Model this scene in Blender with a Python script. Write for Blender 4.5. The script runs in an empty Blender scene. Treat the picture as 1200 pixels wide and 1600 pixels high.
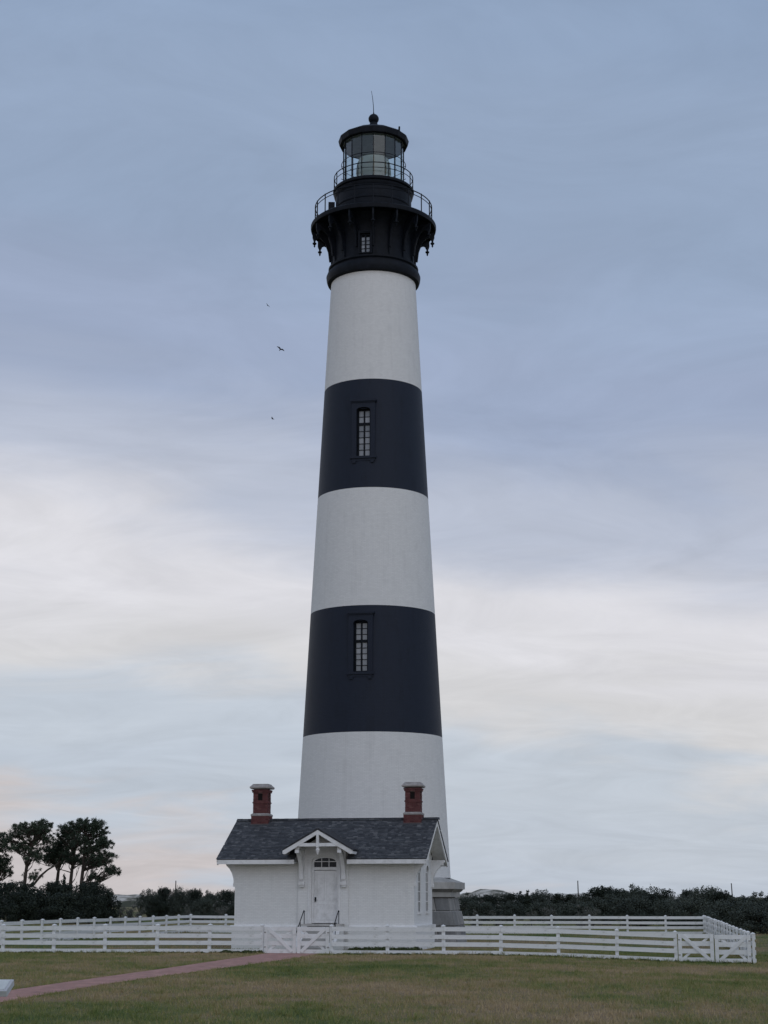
import bpy, math, random
import numpy as np
from mathutils import Vector, Matrix

random.seed(7)
RNG = np.random.default_rng(11)
scene = bpy.context.scene
COL = scene.collection
R = math.radians
PI = math.pi

# ------------------------------------------------------------------ camera
FPX, YH, HC = 2560.0, 1402.0, 2.6          # focal length in photo pixels, horizon row, eye height
PITCH = math.atan((YH - 800) / FPX)
cam_data = bpy.data.cameras.new('camera')
cam_data.sensor_fit = 'VERTICAL'
cam_data.sensor_height = 36.0
cam_data.sensor_width = 27.0
cam_data.lens = 36.0 * FPX / 1600.0
cam_data.clip_start = 0.5
cam_data.clip_end = 12000
cam = bpy.data.objects.new('camera', cam_data)
cam.location = (0, 0, HC)
cam.rotation_euler = (PI / 2 + PITCH, 0, 0)
COL.objects.link(cam)
scene.camera = cam

# ------------------------------------------------------------------ sky
SUN_EL, SUN_AZ = R(40), R(158)             # azimuth clockwise from +Y: behind the camera, a little to the right
world = bpy.data.worlds.new('World')
scene.world = world
world.use_nodes = True
wn, wl = world.node_tree.nodes, world.node_tree.links
wn.clear()
w_out = wn.new('ShaderNodeOutputWorld')
w_bg = wn.new('ShaderNodeBackground')
w_bg.inputs['Strength'].default_value = 0.1
wl.new(w_bg.outputs[0], w_out.inputs[0])
sky = wn.new('ShaderNodeTexSky')
sky.sky_type = 'NISHITA'
sky.sun_disc = False
sky.sun_elevation = SUN_EL
sky.sun_rotation = SUN_AZ
sky.air_density = 1.0
sky.dust_density = 2.0


def wmath(op, a, b=None):
    n = wn.new('ShaderNodeMath')
    n.operation = op
    for i, s in enumerate((a, b)):
        if s is None:
            continue
        if isinstance(s, (int, float)):
            n.inputs[i].default_value = s
        else:
            wl.new(s, n.inputs[i])
    return n.outputs[0]


w_tc = wn.new('ShaderNodeTexCoord')
w_sep = wn.new('ShaderNodeSeparateXYZ')
wl.new(w_tc.outputs['Generated'], w_sep.inputs[0])
wx, wy, wz = w_sep.outputs
zc = wmath('ADD', wmath('MAXIMUM', wz, 0.0), 0.22)
w_com = wn.new('ShaderNodeCombineXYZ')           # a flat cloud deck seen from below
wl.new(wmath('DIVIDE', wx, zc), w_com.inputs[0])
wl.new(wmath('DIVIDE', wy, zc), w_com.inputs[1])


def wnoise(scale, detail, rough, offs, sx=1.0, sy=1.0, dist=0.0):
    m = wn.new('ShaderNodeMapping')
    m.inputs['Location'].default_value = offs
    m.inputs['Scale'].default_value = (sx, sy, 1)
    wl.new(w_com.outputs[0], m.inputs[0])
    n = wn.new('ShaderNodeTexNoise')
    n.inputs['Scale'].default_value = scale
    n.inputs['Detail'].default_value = detail
    n.inputs['Roughness'].default_value = rough
    n.inputs['Distortion'].default_value = dist
    wl.new(m.outputs[0], n.inputs['Vector'])
    return n.outputs[0]


big = wnoise(0.9, 3, 0.5, (3.1, 0.7, 0), 1.0, 1.0, 0.4)
mid = wnoise(2.6, 5, 0.55, (8.4, 2.2, 0), 0.7, 1.1, 0.6)
# height in the sky, wobbled by the clouds; the edge of the dark deck runs down to the right
hgt = wmath('ADD', wz, wmath('MULTIPLY', wmath('SUBTRACT', big, 0.5), 0.16))
hgt = wmath('ADD', hgt, wmath('MULTIPLY', wmath('SUBTRACT', mid, 0.5), 0.10))
hgt = wmath('ADD', hgt, wmath('MULTIPLY', wx, 0.11))
ramp = wn.new('ShaderNodeValToRGB')
wl.new(hgt, ramp.inputs[0])
stops = [(0.00, (0.60, 0.56, 0.57)), (0.03, (0.52, 0.575, 0.66)), (0.075, (0.545, 0.595, 0.67)),
         (0.115, (0.68, 0.67, 0.68)), (0.165, (0.74, 0.73, 0.765)), (0.235, (0.50, 0.54, 0.645)),
         (0.32, (0.345, 0.41, 0.56)), (0.40, (0.315, 0.40, 0.55)), (0.56, (0.275, 0.37, 0.535)),
         (1.0, (0.30, 0.36, 0.48))]
while len(ramp.color_ramp.elements) < len(stops):
    ramp.color_ramp.elements.new(0.5)
for e, (p, c) in zip(ramp.color_ramp.elements, stops):
    e.position = p
    e.color = (*c, 1)
ramp.color_ramp.interpolation = 'EASE'
fine = wnoise(4.4, 8, 0.62, (1.4, 5.2, 0), 0.7, 1.15, 0.9)
gain = wmath('ADD', wmath('MULTIPLY', wmath('SUBTRACT', fine, 0.5), 0.40), 1.0)
gain = wmath('MULTIPLY', gain, 10.0)
w_sc = wn.new('ShaderNodeVectorMath')
w_sc.operation = 'SCALE'
wl.new(ramp.outputs[0], w_sc.inputs[0])
wl.new(gain, w_sc.inputs['Scale'])
w_mix = wn.new('ShaderNodeMix')                  # thin overcast: a little of the clear sky comes through
w_mix.data_type = 'RGBA'
w_mix.inputs['Factor'].default_value = 0.93
wl.new(sky.outputs[0], w_mix.inputs['A'])
wl.new(w_sc.outputs[0], w_mix.inputs['B'])
wl.new(w_mix.outputs['Result'], w_bg.inputs[0])

# ------------------------------------------------------------------ sun behind the overcast
sun_data = bpy.data.lights.new('sun', 'SUN')
sun_data.energy = 0.5
sun_data.angle = R(70)
sun_data.color = (1.0, 0.97, 0.93)
sun = bpy.data.objects.new('sun', sun_data)
sun_dir = Vector((math.sin(SUN_AZ) * math.cos(SUN_EL), math.cos(SUN_AZ) * math.cos(SUN_EL), math.sin(SUN_EL)))
sun.rotation_euler = (-sun_dir).to_track_quat('-Z', 'Y').to_euler()
sun.location = (0, 0, 80)
COL.objects.link(sun)

scene.view_settings.view_transform = 'Standard'
scene.view_settings.look = 'None'
scene.view_settings.gamma = 1.0
scene.view_settings.exposure = 0.0
scene.view_settings.use_curve_mapping = False


# ================================================================== helpers
def mpp(Y, z=0.0):
    return (Y * math.cos(PITCH) + (z - HC) * math.sin(PITCH)) / FPX


def zat(y, Y):
    """height of a point at distance Y that shows in photo row y"""
    return HC + Y * math.tan(PITCH + math.atan((800 - y) / FPX))


def smooth01(t):
    t = min(1.0, max(0.0, t))
    return t * t * (3 - 2 * t)


def gz(x, y):
    """ground height: a faint rise round the buildings, a faint dip to the right"""
    rise = 0.08 * smooth01((y - 55) / 22) * (1 - smooth01((y - 120) / 60))
    dip = 0.29 * smooth01((x - 4) / 12) * (1 - smooth01((x - 26) / 20)) * smooth01((y - 40) / 25) * (1 - min(1.0, max(0.0, (y - 74) / 43)))
    return rise - dip + 0.02 * math.sin(x * 0.37 + 1.3) * math.sin(y * 0.21)


class MB:
    def __init__(s):
        s.v, s.f = [], []

    def add(s, vs, fs):
        o = len(s.v)
        s.v += [tuple(p) for p in vs]
        s.f += [tuple(i + o for i in q) for q in fs]
        return s

    def box(s, c, d, m=None):
        x, y, z = d[0] / 2, d[1] / 2, d[2] / 2
        vs = [Vector(p) for p in ((-x, -y, -z), (x, -y, -z), (x, y, -z), (-x, y, -z), (-x, -y, z), (x, -y, z), (x, y, z), (-x, y, z))]
        if m is not None:
            vs = [m @ p for p in vs]
        c = Vector(c)
        return s.add([p + c for p in vs], [(3, 2, 1, 0), (4, 5, 6, 7), (0, 1, 5, 4), (1, 2, 6, 5), (2, 3, 7, 6), (3, 0, 4, 7)])

    def bb(s, x0, x1, y0, y1, z0, z1):
        return s.box(((x0 + x1) / 2, (y0 + y1) / 2, (z0 + z1) / 2), (x1 - x0, y1 - y0, z1 - z0))

    def bar(s, a, b, w, h, up=(0, 0, 1)):
        """straight beam from a to b, w across, h along 'up'"""
        a, b = Vector(a), Vector(b)
        d = b - a
        L = d.length
        d.normalize()
        side = d.cross(Vector(up)).normalized()
        u = side.cross(d).normalized()
        m = Matrix((side, d, u)).transposed()
        return s.box((a + b) / 2, (w, L, h), m)

    def prism(s, poly, y0, y1):
        """polygon in x,z (counter-clockwise seen from -y), extruded along y"""
        n = len(poly)
        vs = [(x, y0, z) for x, z in poly] + [(x, y1, z) for x, z in poly]
        fs = [tuple(range(n)), tuple(range(2 * n - 1, n - 1, -1))]
        fs += [((i + 1) % n, i, i + n, (i + 1) % n + n) for i in range(n)]
        return s.add(vs, fs)

    def prism_x(s, poly, x0, x1):
        """polygon in y,z extruded along x"""
        n = len(poly)
        vs = [(x0, y, z) for y, z in poly] + [(x1, y, z) for y, z in poly]
        fs = [tuple(range(n - 1, -1, -1)), tuple(range(n, 2 * n))]
        fs += [(i, (i + 1) % n, (i + 1) % n + n, i + n) for i in range(n)]
        return s.add(vs, fs)

    def tube(s, pts, rad, n=8, closed=False):
        pts = [Vector(p) for p in pts]
        k = len(pts)
        if isinstance(rad, (int, float)):
            rad = [rad] * k
        o = len(s.v)
        for i, p in enumerate(pts):
            if closed:
                d = pts[(i + 1) % k] - pts[i - 1]
            else:
                d = pts[min(i + 1, k - 1)] - pts[max(i - 1, 0)]
            d.normalize()
            ref = Vector((0, 0, 1)) if abs(d.z) < 0.9 else Vector((1, 0, 0))
            a = d.cross(ref).normalized()
            b = a.cross(d)
            for j in range(n):
                t = 2 * PI * j / n
                s.v.append(tuple(p + (a * math.cos(t) + b * math.sin(t)) * rad[i]))
        rng = k if closed else k - 1
        for i in range(rng):
            i2 = (i + 1) % k
            for j in range(n):
                j2 = (j + 1) % n
                s.f.append((o + i * n + j2, o + i * n + j, o + i2 * n + j, o + i2 * n + j2))
        if not closed:
            s.f.append(tuple(o + j for j in range(n)))
            s.f.append(tuple(o + (k - 1) * n + j for j in range(n - 1, -1, -1)))
        return s

    def lathe(s, prof, n=64, phase=0.0, c=(0, 0), cap=False):
        """profile of (radius, z) from bottom to top"""
        o = len(s.v)
        for r, z in prof:
            for j in range(n):
                t = phase + 2 * PI * j / n
                s.v.append((c[0] + r * math.cos(t), c[1] + r * math.sin(t), z))
        for i in range(len(prof) - 1):
            for j in range(n):
                j2 = (j + 1) % n
                s.f.append((o + i * n + j, o + i * n + j2, o + (i + 1) * n + j2, o + (i + 1) * n + j))
        if cap:
            s.f.append(tuple(o + j for j in range(n - 1, -1, -1)))
            e = o + (len(prof) - 1) * n
            s.f.append(tuple(e + j for j in range(n)))
        return s

    def mesh(s, name, smooth=False):
        me = bpy.data.meshes.new(name)
        me.from_pydata(s.v, [], s.f)
        me.update()
        if smooth:
            me.polygons.foreach_set('use_smooth', [True] * len(me.polygons))
            try:
                me.set_sharp_from_angle(angle=R(38))
            except Exception:
                pass
        return me

    def build(s, name, m, parent=None, smooth=False, kind=None, bevel=0.0):
        return link(name, s.mesh(name, smooth), m, parent, kind, bevel)


def link(name, me, m, parent=None, kind=None, bevel=0.0):
    if m is not None and not me.materials:
        me.materials.append(m)
    o = bpy.data.objects.new(name, me)
    COL.objects.link(o)
    if parent is not None:
        o.parent = parent
    if kind:
        o['kind'] = kind
    if bevel:
        b = o.modifiers.new('edge', 'BEVEL')
        b.width = bevel
        b.segments = 2
        b.limit_method = 'ANGLE'
    return o


def empty(name, label, cat, loc=(0, 0, 0), rz=0.0, group=None):
    o = bpy.data.objects.new(name, None)
    o.empty_display_size = 0.3
    COL.objects.link(o)
    o.location = loc
    o.rotation_euler = (0, 0, rz)
    return tag(o, label, cat, group)


def tag(o, label, cat, group=None):
    o['label'] = label
    o['category'] = cat
    if group:
        o['group'] = group
    return o


def tri_mesh(name, V, corners):
    """big soup of separate faces with the same corner count"""
    n = V.shape[0] // corners
    me = bpy.data.meshes.new(name)
    me.vertices.add(V.shape[0])
    me.vertices.foreach_set('co', V.astype(np.float32).ravel())
    me.loops.add(n * corners)
    me.loops.foreach_set('vertex_index', np.arange(n * corners, dtype=np.int32))
    me.polygons.add(n)
    me.polygons.foreach_set('loop_start', np.arange(0, n * corners, corners, dtype=np.int32))
    me.polygons.foreach_set('loop_total', np.full(n, corners, dtype=np.int32))
    me.update(calc_edges=True)
    return me


# ------------------------------------------------------------------ materials
class Mat:
    def __init__(s, name, rough=0.6, spec=0.3):
        s.m = bpy.data.materials.new(name)
        s.m.use_nodes = True
        s.nt = s.m.node_tree
        s.n, s.l = s.nt.nodes, s.nt.links
        s.p = s.n['Principled BSDF']
        s.p.inputs['Roughness'].default_value = rough
        s.p.inputs['Specular IOR Level'].default_value = spec
        s.tc = s.n.new('ShaderNodeTexCoord')
        s.obj = s.tc.outputs['Object']

    def val(s, sock, v):
        if isinstance(v, (int, float)):
            sock.default_value = v
        elif isinstance(v, tuple):
            sock.default_value = (*v, 1) if len(v) == 3 and len(sock.default_value) == 4 else v
        else:
            s.l.new(v, sock)

    def math(s, op, a, b=0.0, clamp=False):
        n = s.n.new('ShaderNodeMath')
        n.operation = op
        n.use_clamp = clamp
        s.val(n.inputs[0], a)
        s.val(n.inputs[1], b)
        return n.outputs[0]

    def map(s, scale, loc=(0, 0, 0), vec=None):
        n = s.n.new('ShaderNodeMapping')
        n.inputs['Scale'].default_value = scale
        n.inputs['Location'].default_value = loc
        s.l.new(vec or s.obj, n.inputs[0])
        return n.outputs[0]

    def noise(s, scale, detail=4, rough=0.55, vec=None, dist=0.0):
        n = s.n.new('ShaderNodeTexNoise')
        n.inputs['Scale'].default_value = scale
        n.inputs['Detail'].default_value = detail
        n.inputs['Roughness'].default_value = rough
        n.inputs['Distortion'].default_value = dist
        s.l.new(vec or s.obj, n.inputs['Vector'])
        return n.outputs[0]

    def ramp(s, fac, stops):
        n = s.n.new('ShaderNodeValToRGB')
        while len(n.color_ramp.elements) < len(stops):
            n.color_ramp.elements.new(0.5)
        for e, (p, c) in zip(n.color_ramp.elements, stops):
            e.position = p
            e.color = (*c, 1) if not isinstance(c, (int, float)) else (c, c, c, 1)
        s.l.new(fac, n.inputs[0])
        return n.outputs[0]

    def mix(s, fac, a, b, mode='MIX'):
        n = s.n.new('ShaderNodeMix')
        n.data_type = 'RGBA'
        n.blend_type = mode
        s.val(n.inputs['Factor'], fac)
        s.val(n.inputs['A'], a)
        s.val(n.inputs['B'], b)
        return n.outputs['Result']

    def color(s, c):
        s.val(s.p.inputs['Base Color'], c)
        return s

    def bump(s, h, strength=0.3, dist=0.02):
        n = s.n.new('ShaderNodeBump')
        n.inputs['Strength'].default_value = strength
        n.inputs['Distance'].default_value = dist
        s.l.new(h, n.inputs['Height'])
        s.l.new(n.outputs[0], s.p.inputs['Normal'])
        return s

    def island(s):
        return s.n.new('ShaderNodeNewGeometry').outputs['Random Per Island']

    def orand(s):
        return s.n.new('ShaderNodeObjectInfo').outputs['Random']

    def brick(s, vec, w, h, mortar=0.008):
        n = s.n.new('ShaderNodeTexBrick')
        n.inputs['Scale'].default_value = 1.0
        n.inputs['Brick Width'].default_value = w
        n.inputs['Row Height'].default_value = h
        n.inputs['Mortar Size'].default_value = mortar
        n.inputs['Mortar Smooth'].default_value = 0.3
        s.l.new(vec, n.inputs['Vector'])
        return n

    def ring_vec(s, r):
        """wraps a tower's surface: arc length and height"""
        sp = s.n.new('ShaderNodeSeparateXYZ')
        s.l.new(s.obj, sp.inputs[0])
        a = s.math('MULTIPLY', s.math('ARCTAN2', sp.outputs[1], sp.outputs[0]), r)
        c = s.n.new('ShaderNodeCombineXYZ')
        s.l.new(a, c.inputs[0])
        s.l.new(sp.outputs[2], c.inputs[1])
        return c.outputs[0]

    def wall_vec(s):
        sp = s.n.new('ShaderNodeSeparateXYZ')
        s.l.new(s.obj, sp.inputs[0])
        c = s.n.new('ShaderNodeCombineXYZ')
        s.l.new(s.math('ADD', sp.outputs[0], sp.outputs[1]), c.inputs[0])
        s.l.new(sp.outputs[2], c.inputs[1])
        return c.outputs[0]


def painted_brick(name, base, ring=None, rough=0.6, stain=0.12, tint=None):
    t = Mat(name, rough, 0.25)
    vec = t.ring_vec(ring) if ring else t.wall_vec()
    b = t.brick(vec, 0.22, 0.076, 0.009)
    b.inputs['Color1'].default_value = (1, 1, 1, 1)
    b.inputs['Color2'].default_value = (0.93, 0.93, 0.93, 1)
    b.inputs['Mortar'].default_value = (0.86, 0.86, 0.86, 1)
    streak = t.noise(1.0, 7, 0.68, t.map((2.6, 0.12, 1), vec=vec))
    patch = t.noise(0.9, 5, 0.65, vec)
    k = t.ramp(t.math('ADD', t.math('MULTIPLY', streak, 0.6), t.math('MULTIPLY', patch, 0.4)),
               [(0.3, 1 - stain), (0.5, 1.0), (0.72, 1 - stain * 0.35)])
    c = t.mix(1.0, base, b.outputs[0], 'MULTIPLY')
    c = t.mix(1.0, c, k, 'MULTIPLY')
    if tint:
        c = t.mix(t.ramp(t.noise(2.3, 6, 0.7, vec), [(0.62, 0.0), (0.78, 1.0)]), c, tint)
    t.color(c)
    hh = t.math('ADD', t.math('MULTIPLY', b.outputs['Fac'], -1.0), t.math('MULTIPLY', t.noise(9, 3, 0.6, vec), 0.5))
    t.bump(hh, 0.35, 0.012)
    return t.m


M = {}
M['tower_white'] = painted_brick('tower_white_paint', (0.75, 0.75, 0.75), 3.6, 0.6, 0.12)
M['tower_black'] = painted_brick('tower_black_paint', (0.0105, 0.0165, 0.033), 3.6, 0.55, 0.3, (0.019, 0.026, 0.043))
M['wall_white'] = painted_brick('house_white_paint', (0.80, 0.80, 0.80), None, 0.6, 0.11)

t = Mat('black_iron', 0.55, 0.14)
t.color(t.ramp(t.noise(2.2, 6, 0.65), [(0.35, (0.004, 0.006, 0.010)), (0.62, (0.008, 0.011, 0.018)), (0.80, (0.020, 0.020, 0.022))]))
t.bump(t.noise(14, 3), 0.15, 0.01)
M['iron'] = t.m

t = Mat('white_trim', 0.45, 0.4)
t.color(t.ramp(t.noise(3.0, 6, 0.65), [(0.3, (0.62, 0.62, 0.62)), (0.52, (0.76, 0.76, 0.77)), (0.75, (0.80, 0.80, 0.81))]))
t.bump(t.noise(22, 3), 0.08, 0.005)
M['trim'] = t.m

t = Mat('fence_paint', 0.5, 0.35)
v = t.noise(1.3, 5, 0.65, t.map((0.6, 0.6, 2.0)))
c = t.ramp(v, [(0.28, (0.63, 0.64, 0.645)), (0.5, (0.77, 0.78, 0.79)), (0.75, (0.82, 0.825, 0.835))])
c = t.mix(t.math('MULTIPLY', t.orand(), 0.30), c, (0.58, 0.59, 0.58))
c = t.mix(t.ramp(t.noise(2.4, 7, 0.75, t.map((0.8, 0.8, 1.4))), [(0.56, 0.0), (0.72, 0.55)]), c, (0.36, 0.37, 0.33))
t.color(c)
t.bump(t.noise(30, 3, 0.6, t.map((0.3, 0.3, 3))), 0.1, 0.004)
M['fence'] = t.m

t = Mat('grey_pane', 0.16, 0.5)
t.color(t.mix(t.orand(), (0.20, 0.22, 0.25), (0.36, 0.38, 0.42)))
M['pane_grey'] = t.m
t = Mat('dark_pane', 0.12, 0.2)
t.color(t.mix(t.orand(), (0.012, 0.015, 0.022), (0.03, 0.035, 0.045)))
M['pane_dark'] = t.m

# clear lantern glass: a thin sheet, reflecting by angle
t = Mat('lantern_glass')
gl = t.n.new('ShaderNodeBsdfGlossy')
gl.inputs['Roughness'].default_value = 0.03
tr = t.n.new('ShaderNodeBsdfTransparent')
tr.inputs['Color'].default_value = (0.90, 0.96, 0.96, 1)
fr = t.n.new('ShaderNodeLayerWeight')
fr.inputs['Blend'].default_value = 0.5
fac_ = t.math('ADD', t.math('MULTIPLY', t.math('POWER', fr.outputs['Facing'], 3.0), 0.6), 0.09)
mx = t.n.new('ShaderNodeMixShader')
t.l.new(fac_, mx.inputs[0])
t.l.new(tr.outputs[0], mx.inputs[1])
t.l.new(gl.outputs[0], mx.inputs[2])
t.l.new(mx.outputs[0], t.n['Material Output'].inputs[0])
M['glass'] = t.m

t = Mat('lens_glass', 0.04, 0.6)
t.color((0.86, 0.93, 0.92))
t.p.inputs['Transmission Weight'].default_value = 0.5
t.p.inputs['IOR'].default_value = 1.45
M['lens'] = t.m
t = Mat('brass', 0.35, 0.5)
t.color((0.30, 0.23, 0.11))
t.p.inputs['Metallic'].default_value = 0.8
M['brass'] = t.m
t = Mat('lantern_ceiling', 0.6, 0.3)
t.color(t.ramp(t.noise(3, 4), [(0.3, (0.15, 0.16, 0.17)), (0.7, (0.21, 0.22, 0.23))]))
M['ceil'] = t.m

t = Mat('granite', 0.75, 0.25)
base = t.mix(t.orand(), (0.18, 0.185, 0.19), (0.33, 0.325, 0.315))
sp = t.ramp(t.noise(26, 4, 0.7), [(0.3, 0.72), (0.6, 1.05), (0.8, 1.2)])
st = t.ramp(t.noise(1.6, 5, 0.65, t.map((1, 1, 0.5))), [(0.35, 0.72), (0.6, 1.0)])
t.color(t.mix(1.0, t.mix(1.0, base, sp, 'MULTIPLY'), st, 'MULTIPLY'))
t.bump(t.noise(7, 6, 0.7), 0.5, 0.03)
M['granite'] = t.m
t = Mat('dressed_stone', 0.7, 0.25)
base = t.mix(t.orand(), (0.36, 0.36, 0.35), (0.46, 0.45, 0.435))
st = t.ramp(t.noise(1.8, 6, 0.65, t.map((1, 1, 0.4))), [(0.32, 0.66), (0.6, 1.0)])
t.color(t.mix(1.0, base, st, 'MULTIPLY'))
t.bump(t.noise(18, 4, 0.6), 0.2, 0.01)
M['stone'] = t.m
t = Mat('cap_stone', 0.8, 0.2)
t.color(t.ramp(t.noise(3, 6, 0.7), [(0.3, (0.20, 0.185, 0.18)), (0.6, (0.37, 0.35, 0.34)), (0.75, (0.43, 0.41, 0.40))]))
M['capstone'] = t.m
t = Mat('mortar', 0.9, 0.1)
t.color(t.ramp(t.noise(5, 4), [(0.3, (0.45, 0.44, 0.43)), (0.7, (0.60, 0.59, 0.57))]))
M['mortar'] = t.m

t = Mat('red_brick', 0.85, 0.15)
rb = t.ramp(t.island(), [(0.0, (0.100, 0.042, 0.044)), (0.35, (0.150, 0.058, 0.057)), (0.7, (0.125, 0.052, 0.053)), (1.0, (0.185, 0.086, 0.082))])
t.color(t.mix(1.0, rb, t.ramp(t.noise(2.5, 5), [(0.3, 0.72), (0.6, 1.05)]), 'MULTIPLY'))
M['brick'] = t.m
t = Mat('brick_mortar', 0.9, 0.1)
t.color((0.17, 0.12, 0.115))
M['brick_mortar'] = t.m

t = Mat('roof_shingle', 0.7, 0.3)
sc_ = t.ramp(t.island(), [(0.0, (0.044, 0.047, 0.055)), (0.45, (0.060, 0.064, 0.073)), (0.85, (0.082, 0.085, 0.094)), (1.0, (0.135, 0.138, 0.145))])
lich = t.ramp(t.noise(1.5, 7, 0.72, t.map((0.8, 1.6, 1.6))), [(0.54, 0.0), (0.70, 0.55)])
t.color(t.mix(lich, sc_, t.mix(t.island(), (0.11, 0.12, 0.13), (0.27, 0.28, 0.29))))
t.bump(t.noise(30, 3), 0.3, 0.006)
M['shingle'] = t.m
t = Mat('roof_deck', 0.8, 0.2)
t.color((0.045, 0.045, 0.05))
M['deck'] = t.m
t = Mat('lead_flashing', 0.6, 0.3)
t.color((0.10, 0.085, 0.085))
M['flash'] = t.m

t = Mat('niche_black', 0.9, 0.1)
t.color((0.015, 0.012, 0.012))  # even near-black for the plates at the back of the chimney niches
M['niche_dark'] = t.m

t = Mat('bark', 0.9, 0.15)
t.color(t.ramp(t.noise(6, 5, 0.7, t.map((1, 1, 0.3))), [(0.3, (0.035, 0.028, 0.024)), (0.7, (0.095, 0.078, 0.066))]))
M['bark'] = t.m


def foliage(name, cols, extra=None):
    t = Mat(name, 0.65, 0.2)
    c = t.ramp(t.island(), [(i / (len(cols) - 1), k) for i, k in enumerate(cols)])
    c = t.mix(t.math('MULTIPLY', t.orand(), 0.5), c, extra or tuple(k * 0.8 for k in cols[0]))
    t.color(c)
    return t.m


M['needle'] = foliage('pine_needles', [(0.030, 0.048, 0.034), (0.056, 0.080, 0.054), (0.095, 0.118, 0.078)])
M['leaf_dark'] = foliage('evergreen_leaves', [(0.012, 0.019, 0.015), (0.024, 0.034, 0.025), (0.044, 0.056, 0.038)])
M['leaf_mid'] = foliage('oak_leaves', [(0.042, 0.055, 0.046), (0.066, 0.080, 0.064), (0.095, 0.110, 0.086)])
M['leaf_pale'] = foliage('grey_shrub_leaves', [(0.075, 0.082, 0.070), (0.11, 0.115, 0.10), (0.16, 0.16, 0.145)], (0.06, 0.065, 0.055))

# ground
t = Mat('ground', 0.95, 0.1)
geo = t.n.new('ShaderNodeNewGeometry').outputs['Position']
PATCH = dict(scale=1.0)


def grass_tone(t, pos):
    """patches of green and of dry grass over the field, in metres"""
    a = t.noise(1.0, 4, 0.6, t.map((0.085, 0.06, 1), (3.3, 1.7, 0), pos), 0.5)
    b = t.noise(1.0, 5, 0.65, t.map((0.5, 0.32, 1), (9.3, 4.1, 0), pos))
    s = t.math('ADD', t.math('MULTIPLY', a, 0.62), t.math('MULTIPLY', b, 0.48))
    s = t.math('SUBTRACT', s, 0.042)
    return s


s = grass_tone(t, geo)
soil = t.ramp(s, [(0.40, (0.085, 0.115, 0.040)), (0.475, (0.135, 0.150, 0.060)), (0.53, (0.205, 0.172, 0.095)), (0.62, (0.260, 0.195, 0.130))])
soil = t.mix(1.0, soil, t.ramp(t.noise(5.0, 6, 0.7, geo), [(0.3, 0.6), (0.55, 1.0), (0.75, 1.25)]), 'MULTIPLY')
t.color(soil)
t.bump(t.noise(9, 5, 0.7, geo), 0.8, 0.05)
M['ground'] = t.m

t = Mat('grass_blades', 0.7, 0.15)
geo = t.n.new('ShaderNodeNewGeometry').outputs['Position']
s = grass_tone(t, geo)
s = t.math('ADD', s, t.math('MULTIPLY', t.math('SUBTRACT', t.island(), 0.5), 0.14))
t.color(t.ramp(s, [(0.36, (0.100, 0.148, 0.044)), (0.45, (0.195, 0.222, 0.074)), (0.51, (0.280, 0.255, 0.108)), (0.57, (0.350, 0.276, 0.155)), (0.67, (0.45, 0.35, 0.22))]))
M['grass'] = t.m
t = Mat('weed_leaves', 0.6, 0.2)
t.color(t.ramp(t.island(), [(0.0, (0.040, 0.060, 0.025)), (1.0, (0.12, 0.145, 0.06))]))
M['weed'] = t.m

t = Mat('brick_path', 0.9, 0.15)
geo = t.n.new('ShaderNodeNewGeometry').outputs['Position']
b = t.brick(geo, 0.21, 0.105, 0.010)
b.inputs['Color1'].default_value = (0.52, 0.265, 0.222, 1)
b.inputs['Color2'].default_value = (0.37, 0.195, 0.170, 1)
b.inputs['Mortar'].default_value = (0.36, 0.29, 0.26, 1)
k = t.ramp(t.noise(1.4, 6, 0.7, geo), [(0.3, 0.72), (0.55, 1.0), (0.75, 1.22)])
c = t.mix(1.0, b.outputs[0], k, 'MULTIPLY')
t.color(c)
t.bump(t.math('MULTIPLY', b.outputs['Fac'], -1.0), 0.4, 0.01)
M['path'] = t.m

t = Mat('dune_sand', 0.95, 0.1)
geo = t.n.new('ShaderNodeNewGeometry').outputs['Position']
k = t.ramp(t.noise(1.0, 6, 0.7, t.map((0.09, 0.09, 0.35), vec=geo)), [(0.40, (0.07, 0.075, 0.055)), (0.47, (0.24, 0.225, 0.19)), (0.54, (0.56, 0.53, 0.48))])
t.color(k)
M['sand'] = t.m

t = Mat('panel_print', 0.35, 0.4)
t.color(t.ramp(t.noise(4, 4), [(0.4, (0.55, 0.58, 0.57)), (0.7, (0.70, 0.72, 0.70))]))
M['print'] = t.m
t = Mat('panel_frame', 0.5, 0.3)
t.color(t.ramp(t.noise(5, 4), [(0.3, (0.42, 0.43, 0.45)), (0.7, (0.55, 0.56, 0.58))]))
M['panel'] = t.m
t = Mat('pole_wood', 0.9, 0.1)
t.color((0.075, 0.068, 0.062))
M['pole'] = t.m
t = Mat('bird_feather', 0.8, 0.2)
t.color(t.ramp(t.noise(8, 3), [(0.3, (0.008, 0.009, 0.012)), (0.7, (0.022, 0.022, 0.026))]))
M['bird'] = t.m

# ================================================================== ground, path, dunes
gx = sorted(set([-4000, -1500, -600, -300, -150, -100, -70] + [-50 + 1.25 * i for i in range(81)] + [70, 100, 150, 300, 600, 1500, 4000]))
gy = sorted(set([-60, -20, 0, 10, 20] + [28 + 1.25 * i for i in range(84)] + [140, 150, 165, 180, 200, 240, 300, 400, 600, 1000, 2000, 5000, 9000]))
b = MB()
nx = len(gx)
b.v = [(x, y, gz(x, y)) for y in gy for x in gx]
b.f = [(j * nx + i, j * nx + i + 1, (j + 1) * nx + i + 1, (j + 1) * nx + i) for j in range(len(gy) - 1) for i in range(nx - 1)]
b.build('ground', M['ground'], smooth=True, kind='structure')

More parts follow.
